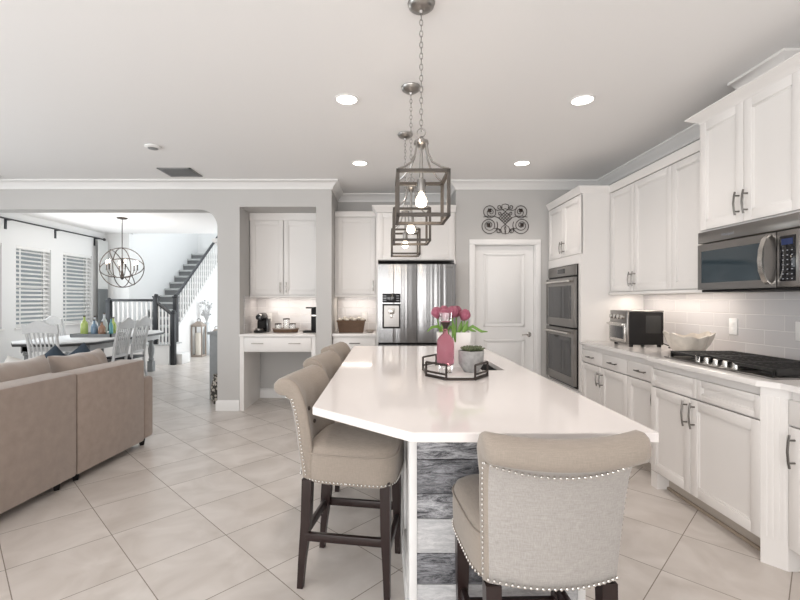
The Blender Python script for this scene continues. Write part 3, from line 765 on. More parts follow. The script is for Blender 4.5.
text('SAMSUNG', (.74, fy+.003, 1.695), (PI/2, 0, 0), .022, M['handle'], dr2, 'logo')

# wicker basket with white blossoms and a small dish
bk = thing('wicker_basket', 'brown wicker basket holding white blossoms on the alcove counter', 'basket', (-.42, 5.52, .916))
def taper(mb, w0, d0, w1, d1, z0, z1, cx, cy, wall=.012):
    o0 = [(cx-w0/2, cy-d0/2), (cx+w0/2, cy-d0/2), (cx+w0/2, cy+d0/2), (cx-w0/2, cy+d0/2)]
    o1 = [(cx-w1/2, cy-d1/2), (cx+w1/2, cy-d1/2), (cx+w1/2, cy+d1/2), (cx-w1/2, cy+d1/2)]
    i1 = [(cx-w1/2+wall, cy-d1/2+wall), (cx+w1/2-wall, cy-d1/2+wall), (cx+w1/2-wall, cy+d1/2-wall), (cx-w1/2+wall, cy+d1/2-wall)]
    i0 = [(cx-w0/2+wall, cy-d0/2+wall), (cx+w0/2-wall, cy-d0/2+wall), (cx+w0/2-wall, cy+d0/2-wall), (cx-w0/2+wall, cy+d0/2-wall)]
    return mb.rings([[(*p, z0) for p in o0], [(*p, z1) for p in o1], [(*p, z1) for p in i1], [(*p, z0+wall) for p in i0]], smooth=False)
mb = taper(MB(), .29, .20, .335, .235, .916, 1.06, -.42, 5.52)
for k in range(7):
    z = .925+k*.019; ww = .29+.045*(z-.916)/.144; mb.box(-.42-ww/2-.003, -.42+ww/2+.003, 5.52-(.2+.035*(z-.916)/.144)/2-.003, 5.52-(.2+.035*(z-.916)/.144)/2, z, z+.012, .003)
mb.build('basket_body', M['basket'], bk)
MB().tube([(-.59, 5.40, 1.06), (-.25, 5.40, 1.06), (-.25, 5.64, 1.06), (-.59, 5.64, 1.06)], .010, 8, closed=True).build('rim', M['basket'], bk)
def blossom(c, r):
    mb = MB()
    for k in range(6):
        a = 2*PI*k/6; mb.ball((c[0]+math.cos(a)*r*.55, c[1]+math.sin(a)*r*.55, c[2]), r*.6, u=8, v=6)
    mb.ball((c[0], c[1], c[2]+r*.35), r*.6, u=8, v=6); mb.tube([(c[0], c[1], c[2]), (c[0], c[1], c[2]-.10)], .004, 5)
    return mb
for i, (x, dy) in enumerate(((-.56, 0), (-.51, .05), (-.47, -.04), (-.42, .03), (-.38, -.03), (-.33, .04), (-.28, -.02))):
    o = blossom((x, 5.50+dy, 1.078+.012*(i % 2)), .024).build('blossom', M['paper_white'])
    tag(o, 'white blossom poking out of the brown wicker basket', 'flower', 'white blossoms in the wicker basket')
tag(MB().lathe([(.03, .916), (.045, .925), (.047, .95), (.042, .95), (.04, .928), (.01, .925)], (-.185, 5.47, 0), 18).build('trinket_dish', M['greywood']), 'small grey dish on the counter beside the wicker basket', 'dish')

# niche: wall cabinet, desk, coffee things
F = FB(-1.732, 5.62)
nw = .906
nc = cabinet('wall_cabinet', 'white two-door wall cabinet in the niche above the coffee desk', F, nw, 1.375, 2.432, NICHE_Y-.002-5.62, [
    ('door', .012, .432, 1.385, 2.34, ('v', .398, 1.48)), ('door', .44, nw-.012, 1.385, 2.34, ('v', .475, 1.48))], handle='nickel')
mb = MB(); F.box(mb, 0, nw, -.019, -.004, 2.34, 2.432); mb.build('top_filler', M['cab'], nc)
mb = MB(); F.box(mb, 0, nw, -.05, .004, 1.352, 1.376, .003); mb.build('light_rail', M['cab'], nc)
dk = thing('built_in_desk', 'white built-in desk unit with one wide drawer and open kneehole in the niche', 'desk', (-1.28, 5.6, 0))
F = FB(-1.732, 5.235)
mb = MB(); F.box(mb, .0, .05, -.70, -.01, 0, .884); mb.build('side_panel', M['cab'], dk)
mb = MB(); F.box(mb, nw-.05, nw, -.70, -.01, 0, .884); mb.build('side_panel', M['cab'], dk)
mb = MB(); F.box(mb, .05, nw-.05, -.60, -.022, .70, .884); mb.build('apron', M['cab'], dk)
d = slab_front(F, .055, nw-.055, .715, .872).build('drawer_front', M['cab'], dk)
for a in (.22, .66): pull(F, a, .805, False, .14).build('handle', M['nickel'], d)
tag(MB().box(-1.732, -.826, 5.225, NICHE_Y-.012, .885, .912, .003).build('countertop', M['quartz2']), 'white stone desktop in the niche carrying the coffee things', 'countertop')
structure(MB().box(-1.732, -.826, NICHE_Y-.011, NICHE_Y-.001, .913, 1.374).box(-1.734, -1.724, 5.40, NICHE_Y-.011, .913, 1.374), 'wall_backsplash_niche', M['splash_y'])
tag(MB().box(-1.6, -.95, 5.72, 5.75, 1.362, 1.374).build('light_strip', M['strip']), 'lit strip lamp over the coffee desk in the niche', 'light strip')
area('strip_glow_niche', (-1.28, 5.76, 1.345), (0, 0, 0), .75, .05, 1.3, (1, .90, .80))
outlet((-1.56, NICHE_Y-.012, 1.09), 'y', 'white outlet plate on tile above the black coffee machine in the niche')
cm = thing('coffee_machine', 'rounded black pod coffee machine at the niche wall', 'coffee machine', (-1.575, 5.58, .913))
MB().box(-.06, .06, -.12, .14, 0, .03, .012).box(-.055, .055, .02, .14, .03, .20, .02).build('body', M['black'], cm, world=False)
MB().lathe([(.001, -.11), (.035, -.105), (.05, -.06), (.055, .02), (.055, .13), (.04, .14)], (0, 0, .19), 18, axis='y').build('brew_head', M['black_glass'], cm, world=False)
MB().lathe([(.05, .03), (.048, .05)], (0, -.07, 0), 16).build('drip_tray', M['handle'], cm, world=False)
MB().box(.060, .10, .0, .12, 0, .17, .01).build('water_tank', M['smoke_glass'], cm, world=False)
tr = thing('oval_tray', 'grey wicker tray with cups in the middle of the coffee desk', 'tray', (-1.255, 5.56, .913))
def oval(rx, ry, z, n=36): return [(rx*math.cos(2*PI*i/n), ry*math.sin(2*PI*i/n), z) for i in range(n)]
MB().rings([oval(.15, .10, 0), oval(.165, .115, .045), oval(.155, .105, .045), oval(.14, .09, .008)]).build('tray_body', M['basket'], tr, world=False)
MB().tube(oval(.163, .113, .048), .007, 6, closed=True).build('rim', M['greywood'], tr, world=False)
for i, (x, y) in enumerate(((-.09, -.02), (.09, -.02), (0, .04))):
    cu = thing('glass_mug', ['small glass mug with dark lid, left on the coffee tray', 'small glass mug with dark lid, right on the coffee tray', 'taller glass jar with dark lid at the back of the coffee tray'][i], 'mug', (-1.255+x, 5.56+y, .922), 0, 'glass cups on the coffee tray')
    h = .09 if i < 2 else .15
    MB().lathe([(.03, 0), (.038, .01), (.04, h), (.036, h), (.034, .012), (.005, .01)], n=18).build('cup', M['glass'], cu, world=False)
    MB().lathe([(.042, h), (.042, h+.014), (.01, h+.018)], n=18).build('lid', M['button'], cu, world=False)
pt = thing('capsule_tower', 'tall black appliance column on the coffee desk beside the pier', 'appliance', (-.895, 5.56, .913))
MB().box(-.13, .06, -.09, .09, 0, .022, .006).build('base', M['black'], pt, world=False)
MB().box(-.03, .06, -.06, .09, .022, .30, .01).build('column', M['black'], pt, world=False)
MB().box(-.10, .055, -.05, .06, .30, .318, .005).build('head', M['black'], pt, world=False)
MB().box(-.031, .061, -.063, .091, .20, .225, .002).build('band', M['nickel'], pt, world=False)

# ------------------------------------------------------------------ island
TOP = .92
isl = thing('kitchen_island', 'white kitchen island base with weathered plank end panel', 'kitchen island', (.435, 2.76, 0))
IX0, IX1, IY0, IY1 = .095, .785, 1.72, 3.80
MB().box(IX0+.015, IX1, IY0+.02, IY1, .0, .66).box(IX0+.015, IX1, IY0+.02, 2.44, .66, .889).box(IX0+.015, IX1, 3.00, IY1, .66, .889).box(IX0+.015, .37, 2.44, 3.0, .66, .889).box(.715, IX1, 2.44, 3.0, .66, .889).build('body', M['cab'], isl)
mb = MB(); rows = [(.0, .085, 0), (.085, .205, 2), (.205, .327, 0), (.327, .462, 2), (.462, .56, 1), (.56, .695, 0), (.695, .80, 1), (.80, .889, 0)]
for z0, z1, k in rows:
    mb.mi = k; mb.box(IX0+.03, IX1-.03, IY0+.004, IY0+.02, z0+.0012, z1-.0012, .0015)
mb.build('plank_panel', [M['plank_dark'], M['plank_mid'], M['plank_light']], isl, label='weathered grey plank panel')
for x0, x1 in ((IX0, IX0+.03), (IX1-.03, IX1)):
    MB().box(x0, x1, IY0, IY0+.045, 0, .889, .002).build('corner_post', M['trim'], isl)
F = Fr((IX0, IY0+.05, 0), (0, 1, 0), (-1, 0, 0))
LW = IY1-IY0-.05
for k in range(4): shaker(F, k*LW/4+.003, (k+1)*LW/4-.003, .10, .885, .07).build('side_panel', M['trim'], isl)
mb = MB(); F.box(mb, 0, LW, -.015, .008, 0, .095, .004); mb.build('base_molding', M['trim'], isl)
F = Fr((IX1+.02, IY0+.05, 0), (0, 1, 0), (1, 0, 0))
for k in range(4): 
    d = shaker(F, k*LW/4+.003, (k+1)*LW/4-.003, .10, .885, .06).build('door', M['cab'], isl)
    pull(F, k*LW/4+(.06 if k % 2 else LW/4-.06), .72, True).build('handle', M['handle'], d)
top_o = [(.082, 1.325), (.826, 1.325), (.826, 3.83), (-.272, 3.83), (-.272, 1.648)]
sink_h = [(.40, 2.505), (.683, 2.505), (.683, 2.95), (.40, 2.95)]
tb = MB(); tb.holed(top_o, [sink_h], TOP-.03, TOP, 'z')
tp_ = tb.build('island_countertop', M['quartz']); tag(tp_, 'glossy white stone island top with one clipped corner', 'countertop')
bv = tp_.modifiers.new('bevel', 'BEVEL'); bv.width = .003; bv.segments = 2; bv.limit_method = 'ANGLE'
sk = thing('sink', 'dark undermount sink in the island top behind the tray', 'sink', (.5415, 2.7275, .68))
MB().holed([(.385, 2.49), (.698, 2.49), (.698, 2.965), (.385, 2.965)], [[(.402, 2.507), (.681, 2.507), (.681, 2.948), (.402, 2.948)]], .69, .8895, 'z').box(.385, .698, 2.49, 2.965, .672, .692).build('basin', mat('sink_granite', (.05, .05, .05), .35), sk)
MB().lathe([(.04, .692), (.04, .696), (.02, .697)], (.54, 2.73, 0), 18).build('drain', M['nickel'], sk)

# ------------------------------------------------------------------ counter stools
def make_stool(label):
    t = thing('counter_stool', label, 'stool', (0, 0, 0), 0, 'counter stools around the island')
    # legs
    def leg(x, y, dx, dy, z1):
        mb = MB(); R = []
        for z, h, k in ((0, .0135, 1), (.12, .016, .75), (z1*.6, .0215, .2), (z1, .0225, 0)):
            cx, cy = x+dx*k, y+dy*k
            R.append([(cx-h, cy-h, z), (cx+h, cy-h, z), (cx+h, cy+h, z), (cx-h, cy+h, z)])
        return mb.rings(R, smooth=False)
    for sx in (-1, 1):
        leg(sx*.168, -.176, 0, -.036, .505).build('leg', M['espresso'], t, world=False)
        leg(sx*.180, .185, 0, .008, .52).build('leg', M['espresso'], t, world=False)
        MB().box(sx*.178-.011, sx*.178+.011, -.185, .185, .225, .262, .003).build('stretcher', M['espresso'], t, world=False)
    MB().box(-.178, .178, .178, .200, .17, .207, .003).build('stretcher', M['espresso'], t, world=False)
    MB().box(-.175, .175, -.205, -.184, .225, .262, .003).build('stretcher', M['espresso'], t, world=False)
    # seat: rounded, domed, a little wider at the front
    n = 48
    def loop(k, z, dome=0):
        out = []
        for i in range(n):
            a = 2*PI*i/n; c, s = math.cos(a), math.sin(a); e = .42
            x = math.copysign(abs(c)**e, c); y = math.copysign(abs(s)**e, s)
            X = x*.218*k*(1+.05*y); Y = y*.215*k+.018
            out.append((X, Y, z))
        return out
    mb = MB(); mb.rings([loop(.97, .497), loop(.985, .50), loop(1, .515), loop(1.01, .58), loop(1.0, .625), loop(.96, .652), loop(.86, .668), loop(.6, .680), loop(.3, .686), loop(.02, .687)])
    seat = mb.build('seat', M['linen'], t, world=False, sharp=70)
    mb = MB(); mb.tube(loop(1.006, .628), .004, 6, closed=True); mb.build('welt', M['linen'], seat, world=False)
    nl = MB()
    L = loop(1.008, .509); N = []
    def along(pts, step):
        acc = 0; out = []; pts = [Vector(p) for p in pts]
        for a, b in zip(pts, pts[1:]):
            d = (b-a).length
            while acc < d: out.append(a.lerp(b, acc/d)); acc += step
            acc -= d
        return out
    for p in along(L+[L[0]], .0175): nl.ball(p, .0052, u=7, v=5)
    nl.build('nailhead_trim', M['nail'], seat, world=False); nl = MB()
    # backrest: scrolled profile swept across, concave in plan
    prof = [(-.172, .515), (-.178, .60), (-.190, .72), (-.205, .82), (-.222, .885), (-.238, .922), (-.260, .950), (-.290, .965), (-.318, .967), (-.342, .957), (-.358, .938),
            (-.360, .915), (-.349, .897), (-.330, .888), (-.308, .886), (-.291, .868), (-.276, .82), (-.262, .74), (-.250, .64), (-.240, .56), (-.234, .515), (-.205, .507)]
    cx = sum(p[0] for p in prof)/len(prof)
    S = 28
    def hw(z): return .192+.022*max(0, (z-.5)/.48)
    def point(q, t, inset=0):
        y, z = q
        up_ = max(0, (z-.50)/.48)
        yc = -.215-.11*max(0, (z-.78)/.2)
        y2 = yc+(y-yc)*(1-.75*inset); zc = .927 if z > .875 else z
        z2 = zc+(z-zc)*(1-.75*inset)
        z3 = z2+.016*up_*abs(t)**2.2
        return Vector((t*(hw(z)+(.010 if z > .88 else 0)), y2+.040*t*t, .5+(z3-.5)*.972))
    secs = []
    ts = [-1+2*i/S for i in range(S+1)]
    R = []
    for ins, tt in ((.85, -1.0), (.45, -.992), (.18, -.975), (.05, -.945)): R.append([point(q, tt, ins) for q in prof])
    for tt in ts:
        if abs(tt) < .93: R.append([point(q, tt, 0) for q in prof])
    for ins, tt in ((.05, .945), (.18, .975), (.45, .992), (.85, 1.0)): R.append([point(q, tt, ins) for q in prof])
    # tufting dents on the front face
    tufts = [(-.36, .80), (.36, .80), (0, .72), (-.36, .64), (.36, .64)]
    for ring in R:
        for i, p in enumerate(ring):
            if i < 5:
                for tx, tz in tufts:
                    dd = ((p.x-tx*.2)**2+(p.z-tz)**2)/(.045**2); p.y -= .016*math.exp(-dd)
    mb = MB(); rv = [[mb.bm.verts.new(p) for p in r] for r in R]; m = len(prof)
    for a, b in zip(rv, rv[1:]):
        for i in range(m):
            j = (i+1) % m; f = mb.bm.faces.new((a[i], a[j], b[j], b[i])); f.smooth = True
            f.material_index = 1 if 14 <= i <= 20 and abs(a[i].co.x) < .97*hw(a[i].co.z) else 0
    f = mb.bm.faces.new(rv[0][::-1]); f2 = mb.bm.faces.new(rv[-1])
    back = mb.build('backrest', [M['linen'], M['linen_back']], t, world=False, sharp=80)
    bt = MB()
    for tx, tz in tufts:
        y = -.172-.035*max(0, (tz-.55)/.3)-.008+.04*tx*tx
        bt.ball((tx*.2, y, tz), .011, sy=.6, u=10, v=6)
    bt.build('tufting_buttons', M['button'], back, world=False)
    # nails: both edges of the back panel, under the scroll, along the bottom
    arcp = [Vector((p.x, p.y-.004, p.z-.002-.018*(1-t*t))) for t in [-.96+1.92*i/20 for i in range(21)] for p in [point((-.2965, .882), t)]]
    for p in along(arcp, .0165): nl.ball(p, .0052, u=7, v=5)
    nl.build('nailhead_trim', M['nail'], back, world=False); nl = MB()
    botp = [Vector((p.x, p.y-.003, p.z-.006*(1-t*t))) for t in [-.96+1.92*i/20 for i in range(21)] for p in [point((-.2385, .528), t)]]
    for p in along(botp, .0165): nl.ball(p, .0052, u=7, v=5)
    nl.build('nailhead_trim', M['nail'], back, world=False)
    for sg in (-1, 1):      # side edges seen from the flank
        pts = [Vector((sg*hw(z)*.985, y+.040, z)) for y, z in ((-.219, .53), (-.235, .64), (-.247, .74), (-.262, .82), (-.280, .88))]
        nl = MB()
        for p in along(pts, .0165): nl.ball(p+Vector((sg*.003, 0, 0)), .0048, u=7, v=5)
        nl.build('nailhead_trim', M['nail'], back, world=False)
    return t
st0 = make_stool('linen counter stool at the island end with its studded back to the viewer')
st0.location = (.472, 1.455, 0); st0.rotation_euler.z = .03
SR = -PI/2
dup(st0, (-.152, 2.155, 0), SR-.16, 'beige counter stool at the clipped island corner, seen whole from the side')
dup(st0, (-.148, 2.84, 0), SR-.16, 'second beige counter stool along the island side, half hidden behind the first')
dup(st0, (-.135, 3.49, 0), SR-.16, 'third beige counter stool along the island side, nearest the alcove counter')

# ------------------------------------------------------------------ pendants
def make_pendant(label):
    t = thing('pendant_lantern', label, 'pendant light', (0, 0, 0), 0, 'lantern pendants over the island')
    MB().lathe([(.062, 0), (.066, -.006), (.060, -.022), (.040, -.036), (.012, -.042), (.008, -.055)], n=24).build('canopy', M['pend_nickel'], t, world=False)
    ch = MB(); z = -.055; k = 0
    while z > -.60:
        pts = []
        for i in range(12):
            a = 2*PI*i/12; u, v = .0075*math.cos(a), .0165*math.sin(a)
            pts.append((u, 0, z-.015+v) if k % 2 else (0, u, z-.015+v))
        ch.tube(pts, .0021, 5, closed=True); z -= .0265; k += 1
    ch.build('chain', M['pend_nickel'], t, world=False)
    MB().tube([(.020*math.cos(2*PI*i/16), 0, -.622+.020*math.sin(2*PI*i/16)) for i in range(16)], .003, 6, closed=True).build('ring', M['pend_nickel'], t, world=False)
    MB().lathe([(.006, -.640), (.012, -.650), (.034, -.662), (.036, -.676), (.020, -.684), (.012, -.70)], n=18).build('hub', M['pend_nickel'], t, world=False)
    H, z1, z0, b = .122, -.828, -1.042, .0075
    for sx in (-1, 1):
        for sy in (-1, 1):
            MB().tube([(sx*.022, sy*.022, -.676), (sx*.030, sy*.030, -.73), (sx*.048, sy*.048, -.775), (sx*.085, sy*.085, -.81), (sx*.113, sy*.113, z1+.002)], .0052, 6).build('arm', M['pend_nickel'], t, world=False)
    fr_ = MB()
    for sx in (-1, 1):
        for sy in (-1, 1): fr_.box(sx*(H-b)-b, sx*(H-b)+b, sy*(H-b)-b, sy*(H-b)+b, z0, z1)
    for z in (z0, z1):
        for s_ in (-1, 1):
            zz0, zz1 = (z, z+2*b) if z == z0 else (z-2*b, z)
            fr_.box(-H, H, s_*(H-b)-b, s_*(H-b)+b, zz0, zz1); fr_.box(s_*(H-b)-b, s_*(H-b)+b, -H, H, zz0, zz1)
    fr_.build('cage_frame', M['cage'], t, world=False)
    MB().lathe([(.006, -.70), (.010, -.84), (.021, -.848), (.021, -.905), (.016, -.91)], n=16).build('socket', M['pend_nickel'], t, world=False)
    MB().lathe([(.012, -.908), (.014, -.918), (.023, -.932), (.028, -.950), (.024, -.968), (.012, -.977), (.001, -.979)], n=18).build('bulb', M['bulb'], t, world=False)
    return t
PX = .173
pd0 = make_pendant('lantern pendant nearest the viewer, with the largest cage')
pd0.location = (PX, 2.10, CEIL)
dup(pd0, (PX, 2.93, CEIL), 0, 'lantern pendant in the middle of the three over the island')
dup(pd0, (PX, 3.76, CEIL), 0, 'lantern pendant farthest off, hanging in front of the refrigerator')
for y in (2.10, 2.93, 3.76):
    l = bpy.data.lights.new('pendant_glow', 'POINT'); l.energy = 2.5; l.color = (1, .85, .68); l.shadow_soft_size = .04
    o = bpy.data.objects.new('pendant_glow', l); COL.objects.link(o); o.location = (PX, y, CEIL-.965)

# ------------------------------------------------------------------ ceiling fittings
RL = [(-.27, 3.11, 'recessed ceiling light left of the nearest pendant'), (1.40, 3.12, 'recessed ceiling light nearest the right wall cabinets'), (-.26, 4.56, 'recessed ceiling light above the niche end of the island'), (1.42, 4.56, 'recessed ceiling light above the pantry door')]
for x, y, lb in RL:
    t = thing('recessed_light', lb, 'ceiling light', (x, y, CEIL), 0, 'recessed ceiling lights')
    mb = MB(); mb.rings([[(x+r*math.cos(2*PI*i/32), y+r*math.sin(2*PI*i/32), z) for i in range(32)] for r, z in ((.085, CEIL-.0005), (.085, CEIL-.006), (.072, CEIL-.007), (.070, CEIL-.001))], caps=False).build('trim_ring', M['trim'], t)
    MB().lathe([(.071, CEIL-.004), (.069, CEIL-.001)], (x, y, 0), 32).build('diffuser', M['disc'], t)
for x, y in [(a, b) for a, b, _ in RL] + [(-.27, 1.4), (1.40, 1.4)]:
    l = bpy.data.lights.new('recessed_glow', 'SPOT'); l.energy = 24; l.color = (1, .90, .83); l.spot_size = 2.3; l.spot_blend = .8; l.shadow_soft_size = .07
    o = bpy.data.objects.new('recessed_glow', l); COL.objects.link(o); o.location = (x, y, CEIL-.02)
t = thing('smoke_detector', 'round white fitting on the ceiling just in front of the grey vent', 'smoke detector', (-2.14, 4.06, CEIL))
MB().lathe([(.07, CEIL-.001), (.07, CEIL-.014), (.055, CEIL-.022)], (-2.14, 4.06, 0), 24).build('housing', M['trim'], t)
MB().lathe([(.045, CEIL-.0225), (.04, CEIL-.026)], (-2.14, 4.06, 0), 20).build('grille', M['vent'], t)
t = thing('smoke_detector', 'small round fitting on the ceiling at the photo edge above the arch', 'smoke detector', (-4.45, 5.0, CEIL))
MB().lathe([(.07, CEIL-.001), (.07, CEIL-.014), (.055, CEIL-.022)], (-4.45, 5.0, 0), 24).build('housing', M['trim'], t)
t = thing('ceiling_vent', 'grey louvred air vent in the ceiling before the arch', 'vent', (-2.27, 4.88, CEIL))
mb = MB()
for x0, x1, y0, y1 in ((-2.45, -2.09, 4.72, 4.74), (-2.45, -2.09, 5.02, 5.04), (-2.45, -2.43, 4.72, 5.04), (-2.11, -2.09, 4.72, 5.04)): mb.box(x0, x1, y0, y1, CEIL-.010, CEIL-.0005)
mb.build('vent_frame', M['vent'], t)
mb = MB()
for k in range(11): mb.box(-2.43, -2.11, 4.745+k*.025, 4.749+k*.025+.01, CEIL-.012, CEIL-.009, rot=Matrix.Rotation(.6, 3, 'X'))
mb.box(-2.43, -2.11, 4.74, 5.02, CEIL-.003, CEIL-.001); mb.build('louvres', M['vent'], t)

# ------------------------------------------------------------------ wall scroll art
art = thing('wall_art', 'dark wrought iron scroll medallion above the pantry door', 'wall art', (1.437, PAN_Y-.012, 2.11))
AX, AZ, AY, AS = 1.437, 2.286, PAN_Y-.012, .60/575
def ap(px, pz): return Vector((AX+(px-390)*AS, AY, AZ-(pz-280)*AS))
def spiral(cx, cz, r0, r1, a0, turns, n=40, mir=False):
    out = []
    for i in range(n+1):
        f = i/n; a = a0+turns*2*PI*f; r = r0+(r1-r0)*f
        x = cx+r*math.cos(a); z = cz+r*math.sin(a); out.append(ap(780-x if mir else x, z))
    return out
for mir in (False, True):
    mb = MB()
    mb.tube(spiral(205, 355, 100, 62, -.5, 1.15, mir=mir), .0042, 6); mb.tube(spiral(205, 350, 62, 14, .6, 1.4, mir=mir), .0038, 6)
    mb.build('lower_scroll', M['dark_metal'], art)
    mb = MB(); mb.tube(spiral(212, 195, 72, 66, .3, 1.0, mir=mir), .0042, 6); mb.tube(spiral(225, 200, 50, 10, 1.5, 1.3, mir=mir), .0038, 6); mb.build('upper_scroll', M['dark_metal'], art)
    mb = MB()
    for cx, cz in ((212, 178), (198, 345)):
        c = ap(780-cx if mir else cx, cz); mb.ball(c, .020, sy=.35, u=10, v=6)
        for k in range(4):
            a = PI/4+k*PI/2; mb.ball(c+Vector((math.cos(a)*.018, 0, math.sin(a)*.018)), .010, sy=.4, u=8, v=5)
    mb.build('leaf_rosette', M['dark_metal'], art)
    mb = MB()
    mb.tube([ap(780-x if mir else x, z) for x, z in ((140, 255), (200, 245), (260, 245), (310, 262), (350, 300))], .0038, 6)
    mb.tube([ap(780-x if mir else x, z) for x, z in ((260, 160), (300, 180), (345, 175), (390, 160))], .0038, 6)
    mb.tube(spiral(325, 140, 30, 8, 0, 1.2, 24, mir), .0042, 6); mb.tube(spiral(315, 410, 30, 8, 0, 1.2, 24, mir), .0042, 6)
    mb.tube(spiral(330, 212, 24, 6, 0, 1.2, 24, mir), .0042, 6)
    mb.tube([ap(780-x if mir else x, z) for x, z in ((390, 340), (350, 370), (335, 410), (355, 440), (390, 450), (395, 420), (380, 390), (390, 360))], .0038, 6)
    mb.tube([ap(780-x if mir else x, z) for x, z in ((260, 385), (300, 385), (340, 400))], .0038, 6)
    mb.tube([ap(780-x if mir else x, z) for x, z in ((390, 105), (355, 115), (345, 150), (370, 180), (390, 190))], .0038, 6)
    mb.build('scroll_bar', M['dark_metal'], art)
mb = MB()
for k in range(-2, 3):
    o = k*25
    def dq(p, q): return ap(390+(p+q)*.707, 266+(p-q)*.707)
    mb.tube([dq(o, -58), dq(o, 58)], .0036, 5); mb.tube([dq(-58, o), dq(58, o)], .0036, 5)
mb.build('lattice', M['dark_metal'], art)

# ------------------------------------------------------------------ island arrangement
tr = thing('metal_tray', 'black open-frame metal tray with pale base on the island', 'tray', (.376, 2.40, TOP+.001))
n8 = 8
def octo(rx, ry, z): return [(rx*math.cos(2*PI*(i+.5)/8), ry*math.sin(2*PI*(i+.5)/8), z) for i in range(8)]
MB().rings([octo(.165, .225, .004), octo(.165, .225, .014)], smooth=False).build('tray_base', M['marble'], tr, world=False)
mb = MB(); R = [octo(.174, .234, 0), octo(.174, .234, .012), octo(.163, .223, .012), octo(.163, .223, 0)]
rv = [[mb.bm.verts.new(p) for p in r] for r in R]
for k in range(4):
    a, b = rv[k], rv[(k+1) % 4]
    for i in range(8): mb.bm.faces.new((a[i], a[(i+1) % 8], b[(i+1) % 8], b[i]))
mb.build('rim_band', M['dark_metal'], tr, world=False)
O = octo(.178, .238, 0)
for i in range(0, 8):
    if i % 2: continue
    p, q = Vector(O[i]), Vector(O[(i+1) % 8])
    mb = MB(); up_ = Vector((0, 0, .075))
    a, b = p.lerp(q, .04), p.lerp(q, .96)
    for s_, e_ in ((a, a+up_), (b, b+up_), (a+up_, b+up_), (a+Vector((0, 0, .006)), b+Vector((0, 0, .006))), (a+Vector((0, 0, .028)), b+Vector((0, 0, .028)))):
        mb.tube([s_, e_], .0055, 4)
    mb.build('handle_frame', M['dark_metal'], tr, world=False)

bt = thing('glass_bottle', 'pink glass bottle on the island tray', 'bottle', (.320, 2.33, TOP+.0145))
MB().lathe([(.034, .0), (.036, .006), (.036, .038), (.030, .04)], n=8).build('glass_block', M['glass'], bt, world=False, sharp=20)
MB().lathe([(.030, .041), (.043, .046), (.046, .06), (.046, .158), (.043, .176), (.028, .196), (.014, .210), (.0125, .226), (.016, .230), (.013, .232)], n=28).build('bottle_body', M['pink_glass'], bt, world=False)
ho = thing('votive_holder', 'clear crystal votive holder on a dark cup atop the pink bottle', 'candle holder', (.320, 2.33, TOP+.0145+.233))
MB().lathe([(.012, 0), (.014, .012), (.026, .030), (.028, .036)], n=18).build('cup', M['dark_metal'], ho, world=False)
MB().lathe([(.026, .0365), (.031, .044), (.033, .085), (.026, .085), (.023, .05), (.003, .048)], n=8).build('crystal', M['glass'], ho, world=False, sharp=20)

va = thing('square_vase', 'white rectangular vase holding pink tulips behind the pink bottle', 'vase', (.395, 2.545, TOP+.001))
VX, VY = .395, 2.545
taper(MB(), .175, .075, .185, .085, TOP+.0145, TOP+.215, VX, VY, .007).build('vase_body', M['white_ceramic'], va)
va.location.z = TOP+.0145
for o in va.children: o.location.z += 0
for ch_ in va.children: ch_.data.transform(Matrix.Translation((0, 0, -(.0135))))
def tulip(bx, by, hx, hy, hz, tilt):
    t = thing('tulip', 'pink tulip standing in the white vase', 'flower', (bx, by, TOP+.03), 0, 'pink tulips in the white vase')
    MB().tube([(bx, by, TOP+.03), ((bx*2+hx)/3, (by*2+hy)/3, TOP+.15), ((bx+hx*2)/3, (by+hy*2)/3, (TOP+.12+hz)/2), (hx, hy, hz-.02)], .004, 6).build('stem', M['leaf'], t)
    mb = MB(); Rm = Matrix.Rotation(tilt, 4, 'Y')
    for k in range(6):
        a = 2*PI*k/6+(.3 if k % 2 else 0); rr = 1 if k % 2 else .92
        rows = []
        for v in [i/6 for i in range(7)]:
            w_ = .030*math.sin(PI*min(1, .14+v*.80))**.7; rad = (.004+.030*math.sin(PI*(.06+.84*v)))*rr
            row = []
            for u in (-1, -.5, 0, .5, 1):
                aa = a+u*w_/max(.012, rad)*.8
                row.append(Vector((hx, hy, hz))+(Rm @ Vector((rad*math.cos(aa), rad*math.sin(aa), -.030+v*.066))))
            rows.append(row)
        mb.rings(rows, close=False, caps=False)
    bl = mb.build('bloom', M['tulip'], t)
    so = bl.modifiers.new('thickness', 'SOLIDIFY'); so.thickness = .0015
    return t
def leaf_mesh(pts, w):
    mb = MB(); rows = []; n = len(pts)
    for i, p in enumerate(pts):
        p = Vector(p); d = (Vector(pts[min(i+1, n-1)])-Vector(pts[max(i-1, 0)])).normalized(); s = d.cross(Vector((0, 1, .3))).normalized()
        f = math.sin(PI*(i+.35)/(n-.3))
        rows.append([p-s*w*f, p-Vector((0, -.004, 0))*f, p+s*w*f])
    return mb.rings(rows, close=False, caps=False)
tl = [(.35, 2.54, .297, 2.51, 1.245, -.2), (.37, 2.55, .340, 2.53, 1.252, -.05), (.39, 2.54, .378, 2.47, 1.25, 0), (.41, 2.55, .412, 2.54, 1.25, .1), (.43, 2.54, .452, 2.50, 1.232, .35), (.40, 2.53, .335, 2.46, 1.235, 0)]
